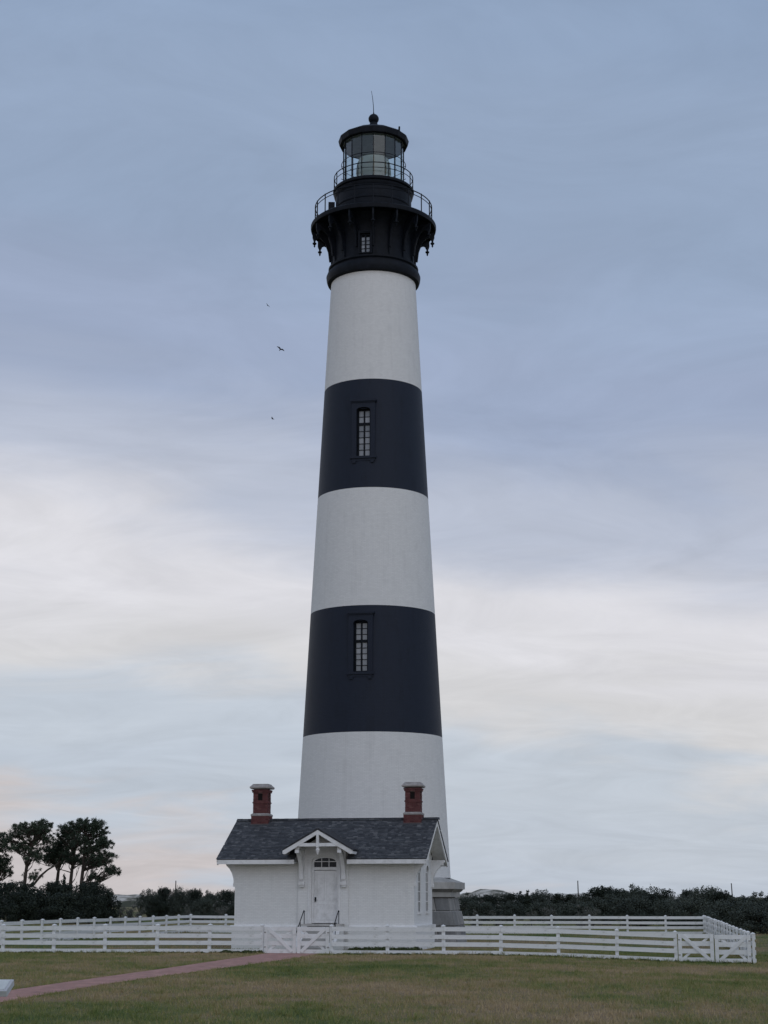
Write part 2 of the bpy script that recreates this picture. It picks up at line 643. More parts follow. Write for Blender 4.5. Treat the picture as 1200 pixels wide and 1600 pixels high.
pl = [(-4.75, 79.6), (-5.45, 77.6), (-6.05, 74.0), (-7.2, 68.5), (-8.4, 62.0), (-9.26, 57.0), (-10.2, 51.4), (-11.4, 44.0), (-12.7, 34.0), (-13.6, 24.0)]
pr = [(-3.05, 79.3), (-3.0, 77.0), (-3.35, 74.0), (-4.65, 68.5), (-6.3, 62.0), (-7.4, 57.0), (-8.5, 51.4), (-9.63, 44.0), (-10.9, 34.0), (-11.8, 24.0)]


def resample(p, n):
    out = []
    for k in range(n):
        u = k / (n - 1) * (len(p) - 1)
        i = min(int(u), len(p) - 2)
        f_ = u - i
        P = [Vector((*p[max(0, min(len(p) - 1, i + q))], 0)) for q in (-1, 0, 1, 2)]
        a = 0.5 * ((2 * P[1]) + (P[2] - P[0]) * f_ + (2 * P[0] - 5 * P[1] + 4 * P[2] - P[3]) * f_ ** 2 + (3 * P[1] - P[0] - 3 * P[2] + P[3]) * f_ ** 3)
        out.append((a.x, a.y))
    return out


PL, PR = resample(pl, 71), resample(pr, 71)
b = MB()
for (x0, y0), (x1, y1) in zip(PL, PR):
    for k in range(5):
        x, y = x0 + (x1 - x0) * k / 4, y0 + (y1 - y0) * k / 4
        b.v.append((x, y, gz(x, y) + 0.014 + 0.010 * (1 - abs(k - 2) / 2)))
b.f = [(i * 5 + k + 5, i * 5 + k + 6, i * 5 + k + 1, i * 5 + k) for i in range(70) for k in range(4)]
b.build('path', M['path'], smooth=True, kind='structure')


def path_mask(X, Y):
    ys = np.array([(a[1] + c[1]) / 2 for a, c in zip(PL, PR)])[::-1]
    l = np.array([a[0] for a in PL])[::-1]
    r = np.array([a[0] for a in PR])[::-1]
    wob = 0.05 * np.sin(Y * 2.1) + 0.05 * np.sin(Y * 5.3 + 1) + 0.03 * np.sin(Y * 13.7)
    return (X > np.interp(Y, ys, l) + wob) & (X < np.interp(Y, ys, r) + wob) & (Y < 79.5)


def dune(name, x0, x1, yc, depth, hts):
    b = MB()
    n, m = 60, 14
    for j in range(m):
        for i in range(n):
            u, w = i / (n - 1), j / (m - 1)
            h = np.interp(u, [k[0] for k in hts], [k[1] for k in hts])
            bell = math.sin(PI * w) ** 0.8
            z = h * bell + 0.25 * math.sin(u * 37 + w * 5) * bell + 0.18 * math.sin(u * 83 + w * 11) * bell
            b.v.append((x0 + (x1 - x0) * u, yc + depth * (w - 0.5), z - 0.15))
    b.f = [(j * n + i, j * n + i + 1, (j + 1) * n + i + 1, (j + 1) * n + i) for j in range(m - 1) for i in range(n - 1)]
    return b.build(name, M['sand'], smooth=True, kind='structure')


dune('dune', 20, 95, 480, 40, [(0, 3.0), (0.05, 4.3), (0.10, 4.9), (0.16, 4.75), (0.22, 3.9), (0.30, 3.4), (0.4, 4.0), (0.48, 3.5), (0.62, 3.2), (1, 2.5)])
dune('dune', -120, -30, 480, 40, [(0, 2.0), (0.3, 2.6), (0.5, 3.2), (0.54, 3.7), (0.62, 3.2), (0.8, 2.8), (1, 2.0)])

# ================================================================== lighthouse
TH = R(10)                                   # the compound is turned a little to the left of the camera
U = Vector((math.cos(TH), -math.sin(TH), 0))
V = Vector((math.sin(TH), math.cos(TH), 0))
TOWER = Vector((-0.66, 96.0, 0.0))
lh = empty('lighthouse', 'tall round lighthouse banded white and black with black iron gallery and glass lantern', 'lighthouse', TOWER, -TH)


def tr_(z):
    return 4.47 - (z - 3.67) * 0.0514


BANDS = [(3.67, 11.62, 'white'), (11.62, 18.86, 'black'), (18.86, 25.89, 'white'), (25.89, 32.63, 'black'), (32.63, 39.9, 'white')]
WINS = {1: (15.02, 17.92, 3, 5), 3: (27.82, 30.74, 2, 5)}
NSEG = 120
FRONT = -PI / 2
HEAD = FRONT + TH                            # the iron head is set square to the lawn, not to the house


def shaft(z0, z1, win=None):
    angs = [FRONT + 2 * PI * k / NSEG for k in range(NSEG)]
    zs = [z0 + (z1 - z0) * k / 6 for k in range(7)]
    if win:
        wa = 0.40 / tr_((win[0] + win[1]) / 2)
        angs = [a for a in angs if abs((a - FRONT + PI) % (2 * PI) - PI) > wa + 0.01]
        angs += [FRONT - wa, FRONT - wa / 3, FRONT + wa / 3, FRONT + wa]
        angs = sorted(((a - FRONT + PI) % (2 * PI) - PI) for a in angs)
        angs = [a + FRONT for a in angs]
        zs = sorted([z for z in zs if abs(z - win[0]) > 0.1 and abs(z - win[1]) > 0.1] + [win[0], win[1]])
    b = MB()
    n = len(angs)
    for z in zs:
        for a in angs:
            b.v.append((tr_(z) * math.cos(a), tr_(z) * math.sin(a), z))
    for i in range(len(zs) - 1):
        for j in range(n):
            j2 = (j + 1) % n
            if win:
                am = ((angs[j] + angs[j2]) / 2 - FRONT)
                if abs(am) < wa and j2 and win[0] - 0.01 < (zs[i] + zs[i + 1]) / 2 < win[1] + 0.01:
                    continue
            b.f.append((i * n + j, i * n + j2, (i + 1) * n + j2, (i + 1) * n + j))
    return b


def tower_window(z0, z1, r, top_rows, rows, hw, trim=True):
    """deep sash window let into the tower, facing the house"""
    rec = 0.32
    b = MB()                                              # reveal
    yo, yi = -r - 0.02, -r + rec + 0.12
    b.bb(-hw - 0.05, -hw, yo + 0.10, yi, z0 - 0.05, z1 + 0.05)
    b.bb(hw, hw + 0.05, yo + 0.10, yi, z0 - 0.05, z1 + 0.05)
    b.bb(-hw, hw, yo + 0.10, yi, z1, z1 + 0.05)
    b.bb(-hw, hw, yo + 0.10, yi, z0 - 0.05, z0)
    w = b.build('window', M['iron'], lh)
    ys = -r + rec
    fr_ = 0.085
    gap = 0.16
    zin0, zin1 = z0 + fr_, z1 - fr_
    ph = (zin1 - zin0 - gap - 0.035 * (top_rows + rows - 2)) / (top_rows + rows) if rows else 0
    b = MB()
    b.bb(-hw, -hw + fr_, ys - 0.06, ys + 0.05, z0, z1)
    b.bb(hw - fr_, hw, ys - 0.06, ys + 0.05, z0, z1)
    b.bb(-hw + fr_, hw - fr_, ys - 0.06, ys + 0.05, z0, zin0)
    b.bb(-hw + fr_, hw - fr_, ys - 0.06, ys + 0.05, zin1, z1)
    b.bb(-0.045, 0.045, ys - 0.05, ys + 0.05, zin0, zin1)
    spans = []
    z = zin0
    for k in range(rows):
        spans.append((z, z + ph))
        z += ph + 0.035
        if k < rows - 1:
            b.bb(-hw + fr_, -0.045, ys - 0.035, ys + 0.03, z - 0.035, z)
            b.bb(0.045, hw - fr_, ys - 0.035, ys + 0.03, z - 0.035, z)
    z += gap - 0.035
    if top_rows:
        b.bb(-hw + fr_, -0.045, ys - 0.07, ys + 0.04, z - gap, z)
        b.bb(0.045, hw - fr_, ys - 0.07, ys + 0.04, z - gap, z)
    for k in range(top_rows):
        spans.append((z, z + ph))
        z += ph + 0.035
        if k < top_rows - 1:
            b.bb(-hw + fr_, -0.045, ys - 0.035, ys + 0.03, z - 0.035, z)
            b.bb(0.045, hw - fr_, ys - 0.035, ys + 0.03, z - 0.035, z)
    b.build('frame', M['iron'], w)
    for a, c in spans:
        for x0, x1 in ((-hw + fr_ + 0.004, -0.049), (0.049, hw - fr_ - 0.004)):
            q = MB().bb(x0, x1, ys - 0.004, ys + 0.008, a + 0.004, c - 0.004).build('pane', M['pane_grey'], w)
    if trim:
        k = M['tower_black']
        rt = r + 0.07
        b = MB()
        b.bb(-hw - 0.30, -hw - 0.02, -rt, -r + 0.25, z0 - 0.02, z1 + 0.05)
        b.bb(hw + 0.02, hw + 0.30, -rt, -r + 0.25, z0 - 0.02, z1 + 0.05)
        arch = [(-hw - 0.02, z1 + 0.05), (-hw - 0.02, z1 - 0.12)]
        arch += [(hw * 1.04 * math.cos(PI - PI * i / 10), z1 - 0.10 + 0.17 * math.sin(PI * i / 10)) for i in range(1, 10)]
        arch += [(hw + 0.02, z1 - 0.12), (hw + 0.02, z1 + 0.05), (hw + 0.30, z1 + 0.05), (hw + 0.30, z1 + 0.42), (-hw - 0.30, z1 + 0.42), (-hw - 0.30, z1 + 0.05)]
        b.prism(arch, -rt + 0.003, -r + 0.2)
        b.build('surround', k, w)
        b = MB().bb(-hw - 0.38, hw + 0.38, -rt - 0.09, -r + 0.25, z1 + 0.42, z1 + 0.54)
        b.bb(-hw - 0.34, hw + 0.34, -rt - 0.05, -r + 0.25, z1 + 0.36, z1 + 0.418)
        b.build('hood', k, w)
        b = MB().bb(-hw - 0.38, hw + 0.38, -rt - 0.10, -r + 0.25, z0 - 0.16, z0 - 0.02)
        b.bb(-hw - 0.30, hw + 0.30, -rt - 0.04, -r + 0.25, z0 - 0.30, z0 - 0.162)
        for sx in (-1, 1):
            b.bb(sx * (hw + 0.14) - 0.10, sx * (hw + 0.14) + 0.10, -rt - 0.07, -r + 0.25, z0 - 0.42, z0 - 0.302)
        b.build('sill', k, w)
    return w


for k, (z0, z1, c) in enumerate(BANDS):
    win = WINS.get(k)
    shaft(z0, z1, win).build(c + '_band', M['tower_' + c], lh, smooth=True)
    if win:
        tower_window(win[0], win[1], tr_((win[0] + win[1]) / 2), win[2], win[3], 0.40)

# --- granite base, eight-sided
base = MB()
OCT = R(22.5)


def octa(r, z, n=8):
    return [(r * math.cos(OCT + 2 * PI * k / n), r * math.sin(OCT + 2 * PI * k / n), z) for k in range(n)]


base.lathe([(5.52, -0.3), (5.33, 1.05), (5.12, 1.85), (4.93, 2.57), (4.85, 2.6), (4.9, 3.4), (4.2, 3.65)], 8, OCT)
sb = base.build('stone_base', M['mortar'], lh)


def oct_block(face, u0, u1, r0, r1, z0, z1, thick, chamfer=0.04):
    """one ashlar on an octagon face: u along the face in 0..1, radius at its foot and head"""
    def pt(u, r, z, inset=0.0):
        a0, a1 = OCT + 2 * PI * face / 8, OCT + 2 * PI * (face + 1) / 8
        p0, p1 = Vector((r * math.cos(a0), r * math.sin(a0), z)), Vector((r * math.cos(a1), r * math.sin(a1), z))
        nrm = Vector((math.cos((a0 + a1) / 2), math.sin((a0 + a1) / 2), 0))
        return p0.lerp(p1, u) - nrm * inset
    L = 2 * r0 * math.sin(PI / 8)
    cu = chamfer / L
    vs = [pt(u0 + cu, r0, z0 + chamfer), pt(u1 - cu, r0, z0 + chamfer), pt(u1 - cu, r1, z1 - chamfer), pt(u0 + cu, r1, z1 - chamfer),
          pt(u0, r0, z0, chamfer), pt(u1, r0, z0, chamfer), pt(u1, r1, z1, chamfer), pt(u0, r1, z1, chamfer),
          pt(u0, r0, z0, thick), pt(u1, r0, z0, thick), pt(u1, r1, z1, thick), pt(u0, r1, z1, thick)]
    b = MB()
    b.add(vs, [(0, 1, 2, 3), (4, 5, 1, 0), (5, 6, 2, 1), (6, 7, 3, 2), (7, 4, 0, 3), (8, 9, 5, 4), (9, 10, 6, 5), (10, 11, 7, 6), (11, 8, 4, 7)])
    return b


rs = random.Random(4)
for face in range(8):
    for ci, (z0, z1, r0, r1) in enumerate(((-0.2, 0.34, 5.62, 5.56), (0.36, 1.04, 5.54, 5.46), (1.06, 1.84, 5.44, 5.28), (1.87, 2.58, 5.20, 5.06))):
        cuts = [0, 0.36 + rs.uniform(-.05, .05), 0.72 + rs.uniform(-.05, .05), 1] if (ci + face) % 2 else [0, 0.5 + rs.uniform(-.06, .06), 1]
        for a, c in zip(cuts, cuts[1:]):
            j = rs.uniform(0, 0.03)
            oct_block(face, a + 0.008, c - 0.008, r0 - j, r1 - j, z0, z1, 0.35, 0.04).build('stone', M['granite'], sb)
    for a, c in ((0, 0.5), (0.5, 1)):
        oct_block(face, a + 0.002, c - 0.002, 5.17, 5.17, 2.61, 2.88, 0.5, 0.012).build('stone', M['stone'], sb)
        oct_block(face, a + 0.001, c - 0.001, 5.22, 5.38, 2.885, 3.035, 0.6, 0.006).build('stone', M['granite'], sb)
        oct_block(face, a + 0.002, c - 0.002, 5.47, 5.47, 3.04, 3.42, 0.7, 0.012).build('stone', M['stone'], sb)
b = MB().lathe([(5.42, 3.41), (4.6, 3.68), (4.3, 3.70)], 8, OCT)
b.build('weathering', M['stone'], sb)

# --- black head of the tower
b = MB().lathe([(2.62, 39.60), (2.84, 39.68), (2.90, 39.85), (2.93, 40.10), (2.86, 40.28), (2.70, 40.34), (2.70, 40.44), (2.80, 40.52), (2.80, 40.64), (2.62, 40.72)], 96)
b.build('neck_moulding', M['iron'], lh, smooth=True)
wa = 0.34 / 2.55
b = shaft(40.5, 43.3)
b = MB().lathe([(2.57, 40.6), (2.55, 41.3), (2.56, 42.2), (2.68, 42.7), (2.95, 43.1), (3.2, 43.34)], 96)
b.build('neck_wall', M['iron'], lh, smooth=True)
# panel ribs round the neck
for k in range(16):
    a = FRONT + R(11.25) + 2 * PI * k / 16
    m = Matrix.Rotation(a, 3, 'Z')
    b = MB().box(m @ Vector((2.60, 0, 41.55)), (0.10, 0.16, 1.75), m)
    b.build('rib', M['iron'], lh)
tower_window(40.72, 41.98, 2.93, 0, 4, 0.33, False)
b = MB()                                                   # frame that carries the neck window proud of the wall
b.bb(-0.42, -0.335, -2.84, -2.40, 40.66, 42.06)
b.bb(0.335, 0.42, -2.84, -2.40, 40.66, 42.06)
b.bb(-0.42, 0.42, -2.84, -2.40, 42.062, 42.14)
b.build('window_surround', M['iron'], lh)

b = MB().lathe([(2.5, 43.30), (3.55, 43.30), (3.74, 43.34), (3.78, 43.22), (3.90, 43.22), (3.93, 43.34), (3.93, 43.47), (3.86, 43.54), (3.70, 43.56), (2.3, 43.58)], 96)
b.build('gallery_deck', M['iron'], lh, smooth=True)


def bracket():
    """cusped iron bracket under the gallery, with two pendants; x outward"""
    pts = []
    # outline of the plate in x,z
    top = [(2.5, 43.3), (3.82, 43.3)]
    out = [(3.82, 42.80), (3.76, 42.62), (3.62, 42.62), (3.55, 42.76), (3.42, 42.78), (3.26, 42.70), (3.10, 42.52), (2.95, 42.28), (2.82, 41.98), (2.72, 41.6), (2.66, 41.25), (2.66, 41.02), (2.5, 41.02)]
    poly = top + out
    b = MB()
    n = len(poly)
    # split the outline into quads against the inner wall line, so that it stays planar and convex
    b.prism([(x, z) for x, z in reversed(poly)], -0.05, 0.05)
    # flange along the inner curve
    cur = [(3.80, 43.2), (3.5, 43.02), (3.2, 42.72), (2.95, 42.34), (2.78, 41.85), (2.70, 41.2)]
    b.tube([(x, 0, z) for x, z in cur], 0.075, 6)
    return b.mesh('bracket')


def pendant(x, z, s):
    b = MB().lathe([(0.02 * s, z - 0.30 * s), (0.07 * s, z - 0.20 * s), (0.04 * s, z - 0.15 * s), (0.135 * s, z - 0.06 * s), (0.135 * s, z), (0.06 * s, z + 0.05 * s), (0.075 * s, z + 0.22 * s)], 10, c=(x, 0), cap=True)
    return b.mesh('pendant', True)


bm_, p1 = bracket(), pendant(3.69, 42.46, 0.95)
for k in range(16):
    a = HEAD + 2 * PI * k / 16
    o = link('bracket', bm_, M['iron'], lh)
    o.rotation_euler = (0, 0, a)
    link('pendant', p1, M['iron'], o)


def ring(r, z, n=96):
    return [(r * math.cos(2 * PI * k / n), r * math.sin(2 * PI * k / n), z) for k in range(n)]


def railing(name, r, z0, heights, nposts, rad):
    rl = MB().tube(ring(r, z0 + heights[-1]), rad * 1.15, 6, True).build(name, M['iron'], lh, smooth=True)
    for h in heights[:-1]:
        MB().tube(ring(r, z0 + h), rad * 0.8, 6, True).build('rail', M['iron'], rl, smooth=True)
    for k in range(nposts):
        a = HEAD + 2 * PI * k / nposts
        MB().tube([(r * math.cos(a), r * math.sin(a), z0 - 0.1), (r * math.cos(a), r * math.sin(a), z0 + heights[-1] + 0.05)], rad * 1.2, 6).build('post', M['iron'], rl)


railing('gallery_railing', 3.66, 43.56, (0.98, 1.22), 20, 0.030)

b = MB().lathe([(2.42, 43.5), (2.46, 43.62), (2.46, 43.78), (2.38, 43.84), (2.38, 44.55), (2.42, 44.60), (2.42, 44.70), (2.38, 44.75), (2.38, 45.35), (2.46, 45.45), (2.50, 45.62), (2.42, 45.70)], 64)
b.build('watch_room', M['iron'], lh, smooth=True)
b = MB().lathe([(1.8, 45.66), (2.46, 45.68), (2.54, 45.74), (2.56, 45.86), (2.50, 45.93), (1.8, 45.95)], 80)
b.build('lantern_deck', M['iron'], lh, smooth=True)
m = Matrix.Rotation(R(-90 - 76), 3, 'Z')
b = MB().box(m @ Vector((2.64, 0, 44.35)), (0.40, 0.26, 1.5), m)        # door standing open on the gallery
b.build('gallery_door', M['iron'], lh)
railing('lantern_railing', 2.48, 45.95, (0.50, 0.84), 16, 0.026)
b = MB().lathe([(1.95, 45.93), (1.95, 46.16), (1.85, 46.2)], 16, HEAD)
b.build('lantern_sill', M['iron'], lh)

# --- lantern of sixteen panes
RL, ZG0, ZG1 = 1.90, 46.18, 49.02
for k in range(16):
    a0, a1 = HEAD + 2 * PI * k / 16, HEAD + 2 * PI * (k + 1) / 16
    p0, p1_ = Vector((RL * math.cos(a0), RL * math.sin(a0), 0)), Vector((RL * math.cos(a1), RL * math.sin(a1), 0))
    q0, q1 = p0.lerp(p1_, 0.03), p0.lerp(p1_, 0.97)
    b = MB().add([(q0.x, q0.y, ZG0), (q1.x, q1.y, ZG0), (q1.x, q1.y, ZG1), (q0.x, q0.y, ZG1)], [(0, 1, 2, 3)])
    b.build('lantern_pane', M['glass'], lh)
    m = Matrix.Rotation(a0, 3, 'Z')
    b = MB().box(m @ Vector((RL, 0, (ZG0 + ZG1) / 2)), (0.07, 0.034, ZG1 - ZG0), m)
    b.build('mullion', M['iron'], lh)
    # hand hold bars outside the glass
    b = MB()
    for zz in (46.75, 47.62):
        b.tube([m @ Vector((RL + 0.04, 0, zz)), m @ Vector((RL + 0.14, 0, zz + 0.06))], 0.02, 5)
    b.build('hand_hold', M['iron'], lh)
b = MB().tube(ring(RL + 0.13, 47.68, 64), 0.022, 5, True)
b.build('cleaning_rail', M['iron'], lh)
b = MB().lathe([(1.98, 49.0), (1.98, 49.06), (2.16, 49.04), (2.18, 49.10), (2.24, 49.36), (2.18, 49.44), (1.6, 49.78), (0.9, 50.12), (0.42, 50.28), (0.36, 50.42)], 16, HEAD)
rf = b.build('lantern_roof', M['iron'], lh)
b = MB().lathe([(1.97, 49.03), (1.4, 49.12), (0.1, 49.18)], 16, HEAD)
b.build('ceiling', M['ceil'], rf)
a = HEAD + R(50)
b = MB().tube([(2.1 * math.cos(a), 2.1 * math.sin(a), 49.35), (2.12 * math.cos(a), 2.12 * math.sin(a), 49.72)], 0.06, 6)
b.build('roof_vent', M['iron'], rf)
b = MB().lathe([(0.42, 50.36), (0.27, 50.44), (0.25, 50.60)] + [(0.335 * math.cos(q), 50.92 + 0.335 * math.sin(q)) for q in [R(-50 + 14 * i) for i in range(10)]] + [(0.05, 51.27), (0.03, 51.38)], 24, cap=True)
b.build('vent_ball', M['iron'], lh, smooth=True)
b = MB().tube([(0, 0, 51.3), (-0.015, 0, 51.8), (-0.07, 0, 52.4), (-0.15, 0, 52.9)], [0.026, 0.022, 0.018, 0.012], 6)
b.build('lightning_rod', M['iron'], lh)

# --- lens inside the lantern
prof = []
for i in range(34):
    z = 46.30 + i * 0.052
    u = (z - 47.25) / 1.12
    r = 1.05 * math.sqrt(max(0.05, 1 - 0.55 * u * u))
    prof += [(r, z), (r + 0.05, z + 0.026)]
lens = MB().lathe(prof, 40).build('lens', M['lens'], lh, smooth=False)
for k in range(8):
    a = 2 * PI * k / 8 + 0.2
    pts = [((p[0] + 0.03) * math.cos(a), (p[0] + 0.03) * math.sin(a), p[1]) for p in prof[::6]]
    MB().tube(pts, 0.022, 5).build('lens_frame', M['brass'], lens)
MB().lathe([(0.5, 45.95), (0.42, 46.1), (0.72, 46.29)], 24, cap=True).build('pedestal', M['iron'], lens)

# ================================================================== oil house in front of the tower
HOUSE = TOWER - V * 13.5
HOUSE.x += 0.03
HOUSE.z = 0.03
house = empty('brick_house', 'small white brick house with dark shingle roof and two red chimneys before the lighthouse', 'house', HOUSE, -TH)
HW, HD = 4.50, 6.1
ZP = 1.20                     # top of the plinth
ZE, ZR = 4.40, 6.46           # eave and ridge
OV, OG = 0.80, 0.74           # overhangs in front and at the gables
SL = (ZR - ZE) / (HD / 2 + OV)
MID = HD / 2


def roof_z(y):
    return ZE + (MID + OV - abs(y - MID)) * SL


# walls
WB = 1.27                      # half width of the door bay
b = MB()
zt = roof_z(0) - 0.12
b.bb(-HW, -WB, 0, 0.35, ZP, zt)
b.build('wall', M['wall_white'], house)
MB().bb(WB, HW, 0, 0.35, ZP, zt).build('wall', M['wall_white'], house)
MB().bb(-HW, HW, HD - 0.35, HD, ZP, zt).build('wall', M['wall_white'], house)
b = MB()
gab = [(0.35, ZP), (HD - 0.35, ZP), (HD - 0.35, roof_z(0.35) - 0.12), (MID, ZR - 0.14), (0.35, roof_z(0.35) - 0.12)]
b.prism_x(gab, -HW, -HW + 0.35)
b.build('gable_wall', M['wall_white'], house)
# right gable wall with two tall arched openings
WY = (1.75, 4.35)
WW, WZ0, WZ1 = 0.44, 1.88, 3.80


def arch_pts(cy, w, zs, rise, n=10, flip=False):
    p = [(cy - w * math.cos(PI * i / n), zs + rise * math.sin(PI * i / n)) for i in range(n + 1)]
    return p


b = MB()
xs0, xs1 = HW - 0.35, HW
y = 0.35
strips = []
for cy in WY:
    b.prism_x([(y, ZP), (cy - WW, ZP), (cy - WW, WZ1 + 0.5), (y, min(WZ1 + 0.5, roof_z(y) - 0.12))], xs0, xs1) if y < 1 else b.bb(xs0, xs1, y, cy - WW, ZP, WZ1 + 0.5)
    b.bb(xs0, xs1, cy - WW, cy + WW, ZP, WZ0)
    b.prism_x([(cy - WW, WZ1 + 0.5)] + arch_pts(cy, WW, WZ1, 0.36) + [(cy + WW, WZ1 + 0.5)], xs0, xs1)
    y = cy + WW
b.prism_x([(y, ZP), (HD - 0.35, ZP), (HD - 0.35, WZ1 + 0.5), (y, WZ1 + 0.5)], xs0, xs1)
b.prism_x([(0.35, WZ1 + 0.5), (HD - 0.35, WZ1 + 0.5), (HD - 0.35, roof_z(0.35) - 0.12), (MID, ZR - 0.14), (0.35, roof_z(0.35) - 0.12)], xs0, xs1)
b.build('gable_wall', M['wall_white'], house)
for cy in WY:
    b = MB().prism_x([(cy - WW, WZ0), (cy + WW, WZ0)] + arch_pts(cy, WW, WZ1, 0.36)[::-1], xs1 - 0.075, xs1 - 0.045)
    w = b.build('window', M['pane_dark'], house)
    b = MB()
    for yy in (cy - WW + 0.03, cy + WW - 0.03):
        b.bb(xs1 - 0.044, xs1 - 0.020, yy - 0.03, yy + 0.03, WZ0, WZ1 + 0.1)
    b.bb(xs1 - 0.044, xs1 - 0.030, cy - 0.025, cy + 0.025, WZ0, WZ1 + 0.33)
    for q in (0.25, 0.5, 0.75, 1.0):
        zz = WZ0 + (WZ1 - WZ0) * q
        b.bb(xs1 - 0.044, xs1 - 0.032, cy - WW + 0.06, cy + WW - 0.06, zz - 0.02, zz + 0.02)
    b.build('frame', M['trim'], w)
    MB().bb(xs1 - 0.04, xs1 + 0.07, cy - WW - 0.10, cy + WW + 0.10, WZ0 - 0.12, WZ0).build('sill', M['trim'], w)
    arch = arch_pts(cy, WW + 0.14, WZ1, 0.52)
    inner = arch_pts(cy, WW, WZ1, 0.36)[::-1]
    b = MB()
    oo, ii = arch_pts(cy, WW + 0.14, WZ1, 0.52), arch_pts(cy, WW, WZ1, 0.36)
    for k in range(10):
        b.prism_x([oo[k], ii[k], ii[k + 1], oo[k + 1]], xs1 + 0.002, xs1 + 0.03)
    b.build('arch', M['trim'], w)

# plinth with its water table
b = MB().bb(-HW - 0.10, HW + 0.10, -0.10, HD + 0.10, -0.25, ZP - 0.10)
b.build('plinth', M['wall_white'], house)
b = MB()
prof = [(-0.17, ZP - 0.14), (-0.17, ZP - 0.06), (-0.10, ZP + 0.02), (0.02, ZP + 0.03), (0.02, ZP - 0.14)]
b.prism_x(prof, -HW - 0.17, -WB - 0.02)
b.prism_x(prof, WB + 0.02, HW + 0.17)
b.bb(HW - 0.02, HW + 0.168, 0.021, HD + 0.16, ZP - 0.14, ZP + 0.005)
b.bb(-HW - 0.168, -HW + 0.02, 0.021, HD + 0.16, ZP - 0.14, ZP + 0.005)
b.bb(-HW, HW, HD - 0.02, HD + 0.16, ZP - 0.14, ZP)
b.build('water_table', M['trim'], house)

# door bay, standing proud of the wall, with an arched opening
DW, ZD0, ZD1 = 0.66, 1.34, 4.30   # half width of opening, threshold, spring of the arch
YB = -0.10
DX = 0.06
b = MB()
b.bb(-WB, DX - DW, YB, 0.40, -0.2, 4.62)
b.bb(DX + DW, WB, YB, 0.40, -0.2, 4.62)
b.bb(DX - DW, DX + DW, YB + 0.01, 0.40, -0.2, ZD0 - 0.1)
b.prism([(DX - DW, 4.62)] + [(DX - DW * math.cos(PI * i / 12), ZD1 + 0.26 * math.sin(PI * i / 12)) for i in range(13)] + [(DX + DW, 4.62)], YB, 0.40)
b.prism([(-WB, 4.62), (WB, 4.62), (WB, 4.86), (0, 5.60), (-WB, 4.86)], YB, 0.3)
b.build('door_bay', M['wall_white'], house)
dr = MB().bb(DX - DW + 0.10, DX + DW - 0.10, 0.14, 0.20, ZD0, 3.86).build('door', M['trim'], house)
b = MB()
for sx in (-1, 1):
    cx = DX + sx * 0.24
    for z0, z1 in ((1.50, 2.26), (2.44, 3.72)):
        b.bb(cx - 0.20, cx - 0.165, 0.118, 0.139, z0, z1)
        b.bb(cx + 0.165, cx + 0.20, 0.118, 0.139, z0, z1)
        b.bb(cx - 0.165, cx + 0.165, 0.118, 0.139, z0, z0 + 0.035)
        b.bb(cx - 0.165, cx + 0.165, 0.118, 0.139, z1 - 0.035, z1)
b.build('panel_moulding', M['trim'], dr)
MB().bb(DX - DW + 0.15, DX - DW + 0.21, 0.06, 0.138, 2.36, 2.58).build('handle', M['iron'], dr)
b = MB()
b.bb(DX - DW + 0.001, DX - DW + 0.097, 0.06, 0.24, ZD0, ZD1)
b.bb(DX + DW - 0.097, DX + DW - 0.001, 0.06, 0.24, ZD0, ZD1)
b.bb(DX - DW + 0.097, DX + DW - 0.097, 0.05, 0.24, 3.88, 4.02)
oo = [(DX - (DW - 0.001) * math.cos(PI * i / 12), ZD1 - 0.001 + 0.258 * math.sin(PI * i / 12)) for i in range(13)]
ii = [(DX - (DW - 0.13) * math.cos(PI * i / 12), ZD1 + 0.17 * math.sin(PI * i / 12)) for i in range(13)]
for k in range(12):
    b.prism([oo[k + 1], oo[k], ii[k], ii[k + 1]][::-1], 0.06, 0.24)
b.build('door_frame', M['trim'], house)
tb = MB()
IW = DW - 0.105
for xx in (-IW / 3, IW / 3):
    tb.bb(DX + xx - 0.018, DX + xx + 0.018, 0.09, 0.14, 4.02, ZD1 + 0.15)
tb.bb(DX - IW, DX + IW, 0.095, 0.135, ZD1 - 0.03, ZD1 + 0.005)
tw = tb.build('transom_window', M['trim'], house)
for k in range(3):
    x0, x1 = DX - IW + k * 2 * IW / 3 + 0.012, DX - IW + (k + 1) * 2 * IW / 3 - 0.012
    MB().bb(x0, x1, 0.115, 0.122, 4.025, ZD1 - 0.03).build('pane', M['pane_dark'], tw)
    tp = []
    for q in range(7):
        xx = x0 + (x1 - x0) * q / 6
        tp.append((xx, ZD1 + 0.165 * math.sqrt(max(0, 1 - ((xx - DX) / IW) ** 2))))
    MB().prism([(x0, ZD1 + 0.004), (x1, ZD1 + 0.004)] + tp[::-1], 0.115, 0.122).build('pane', M['pane_dark'], tw)
# raised trim round the door opening
b = MB()
b.bb(DX - DW - 0.16, DX - DW - 0.06, YB - 0.05, YB - 0.002, ZD0 - 0.02, ZD1)
b.bb(DX + DW + 0.06, DX + DW + 0.16, YB - 0.05, YB - 0.002, ZD0 - 0.02, ZD1)
b.build('door_surround', M['trim'], house)

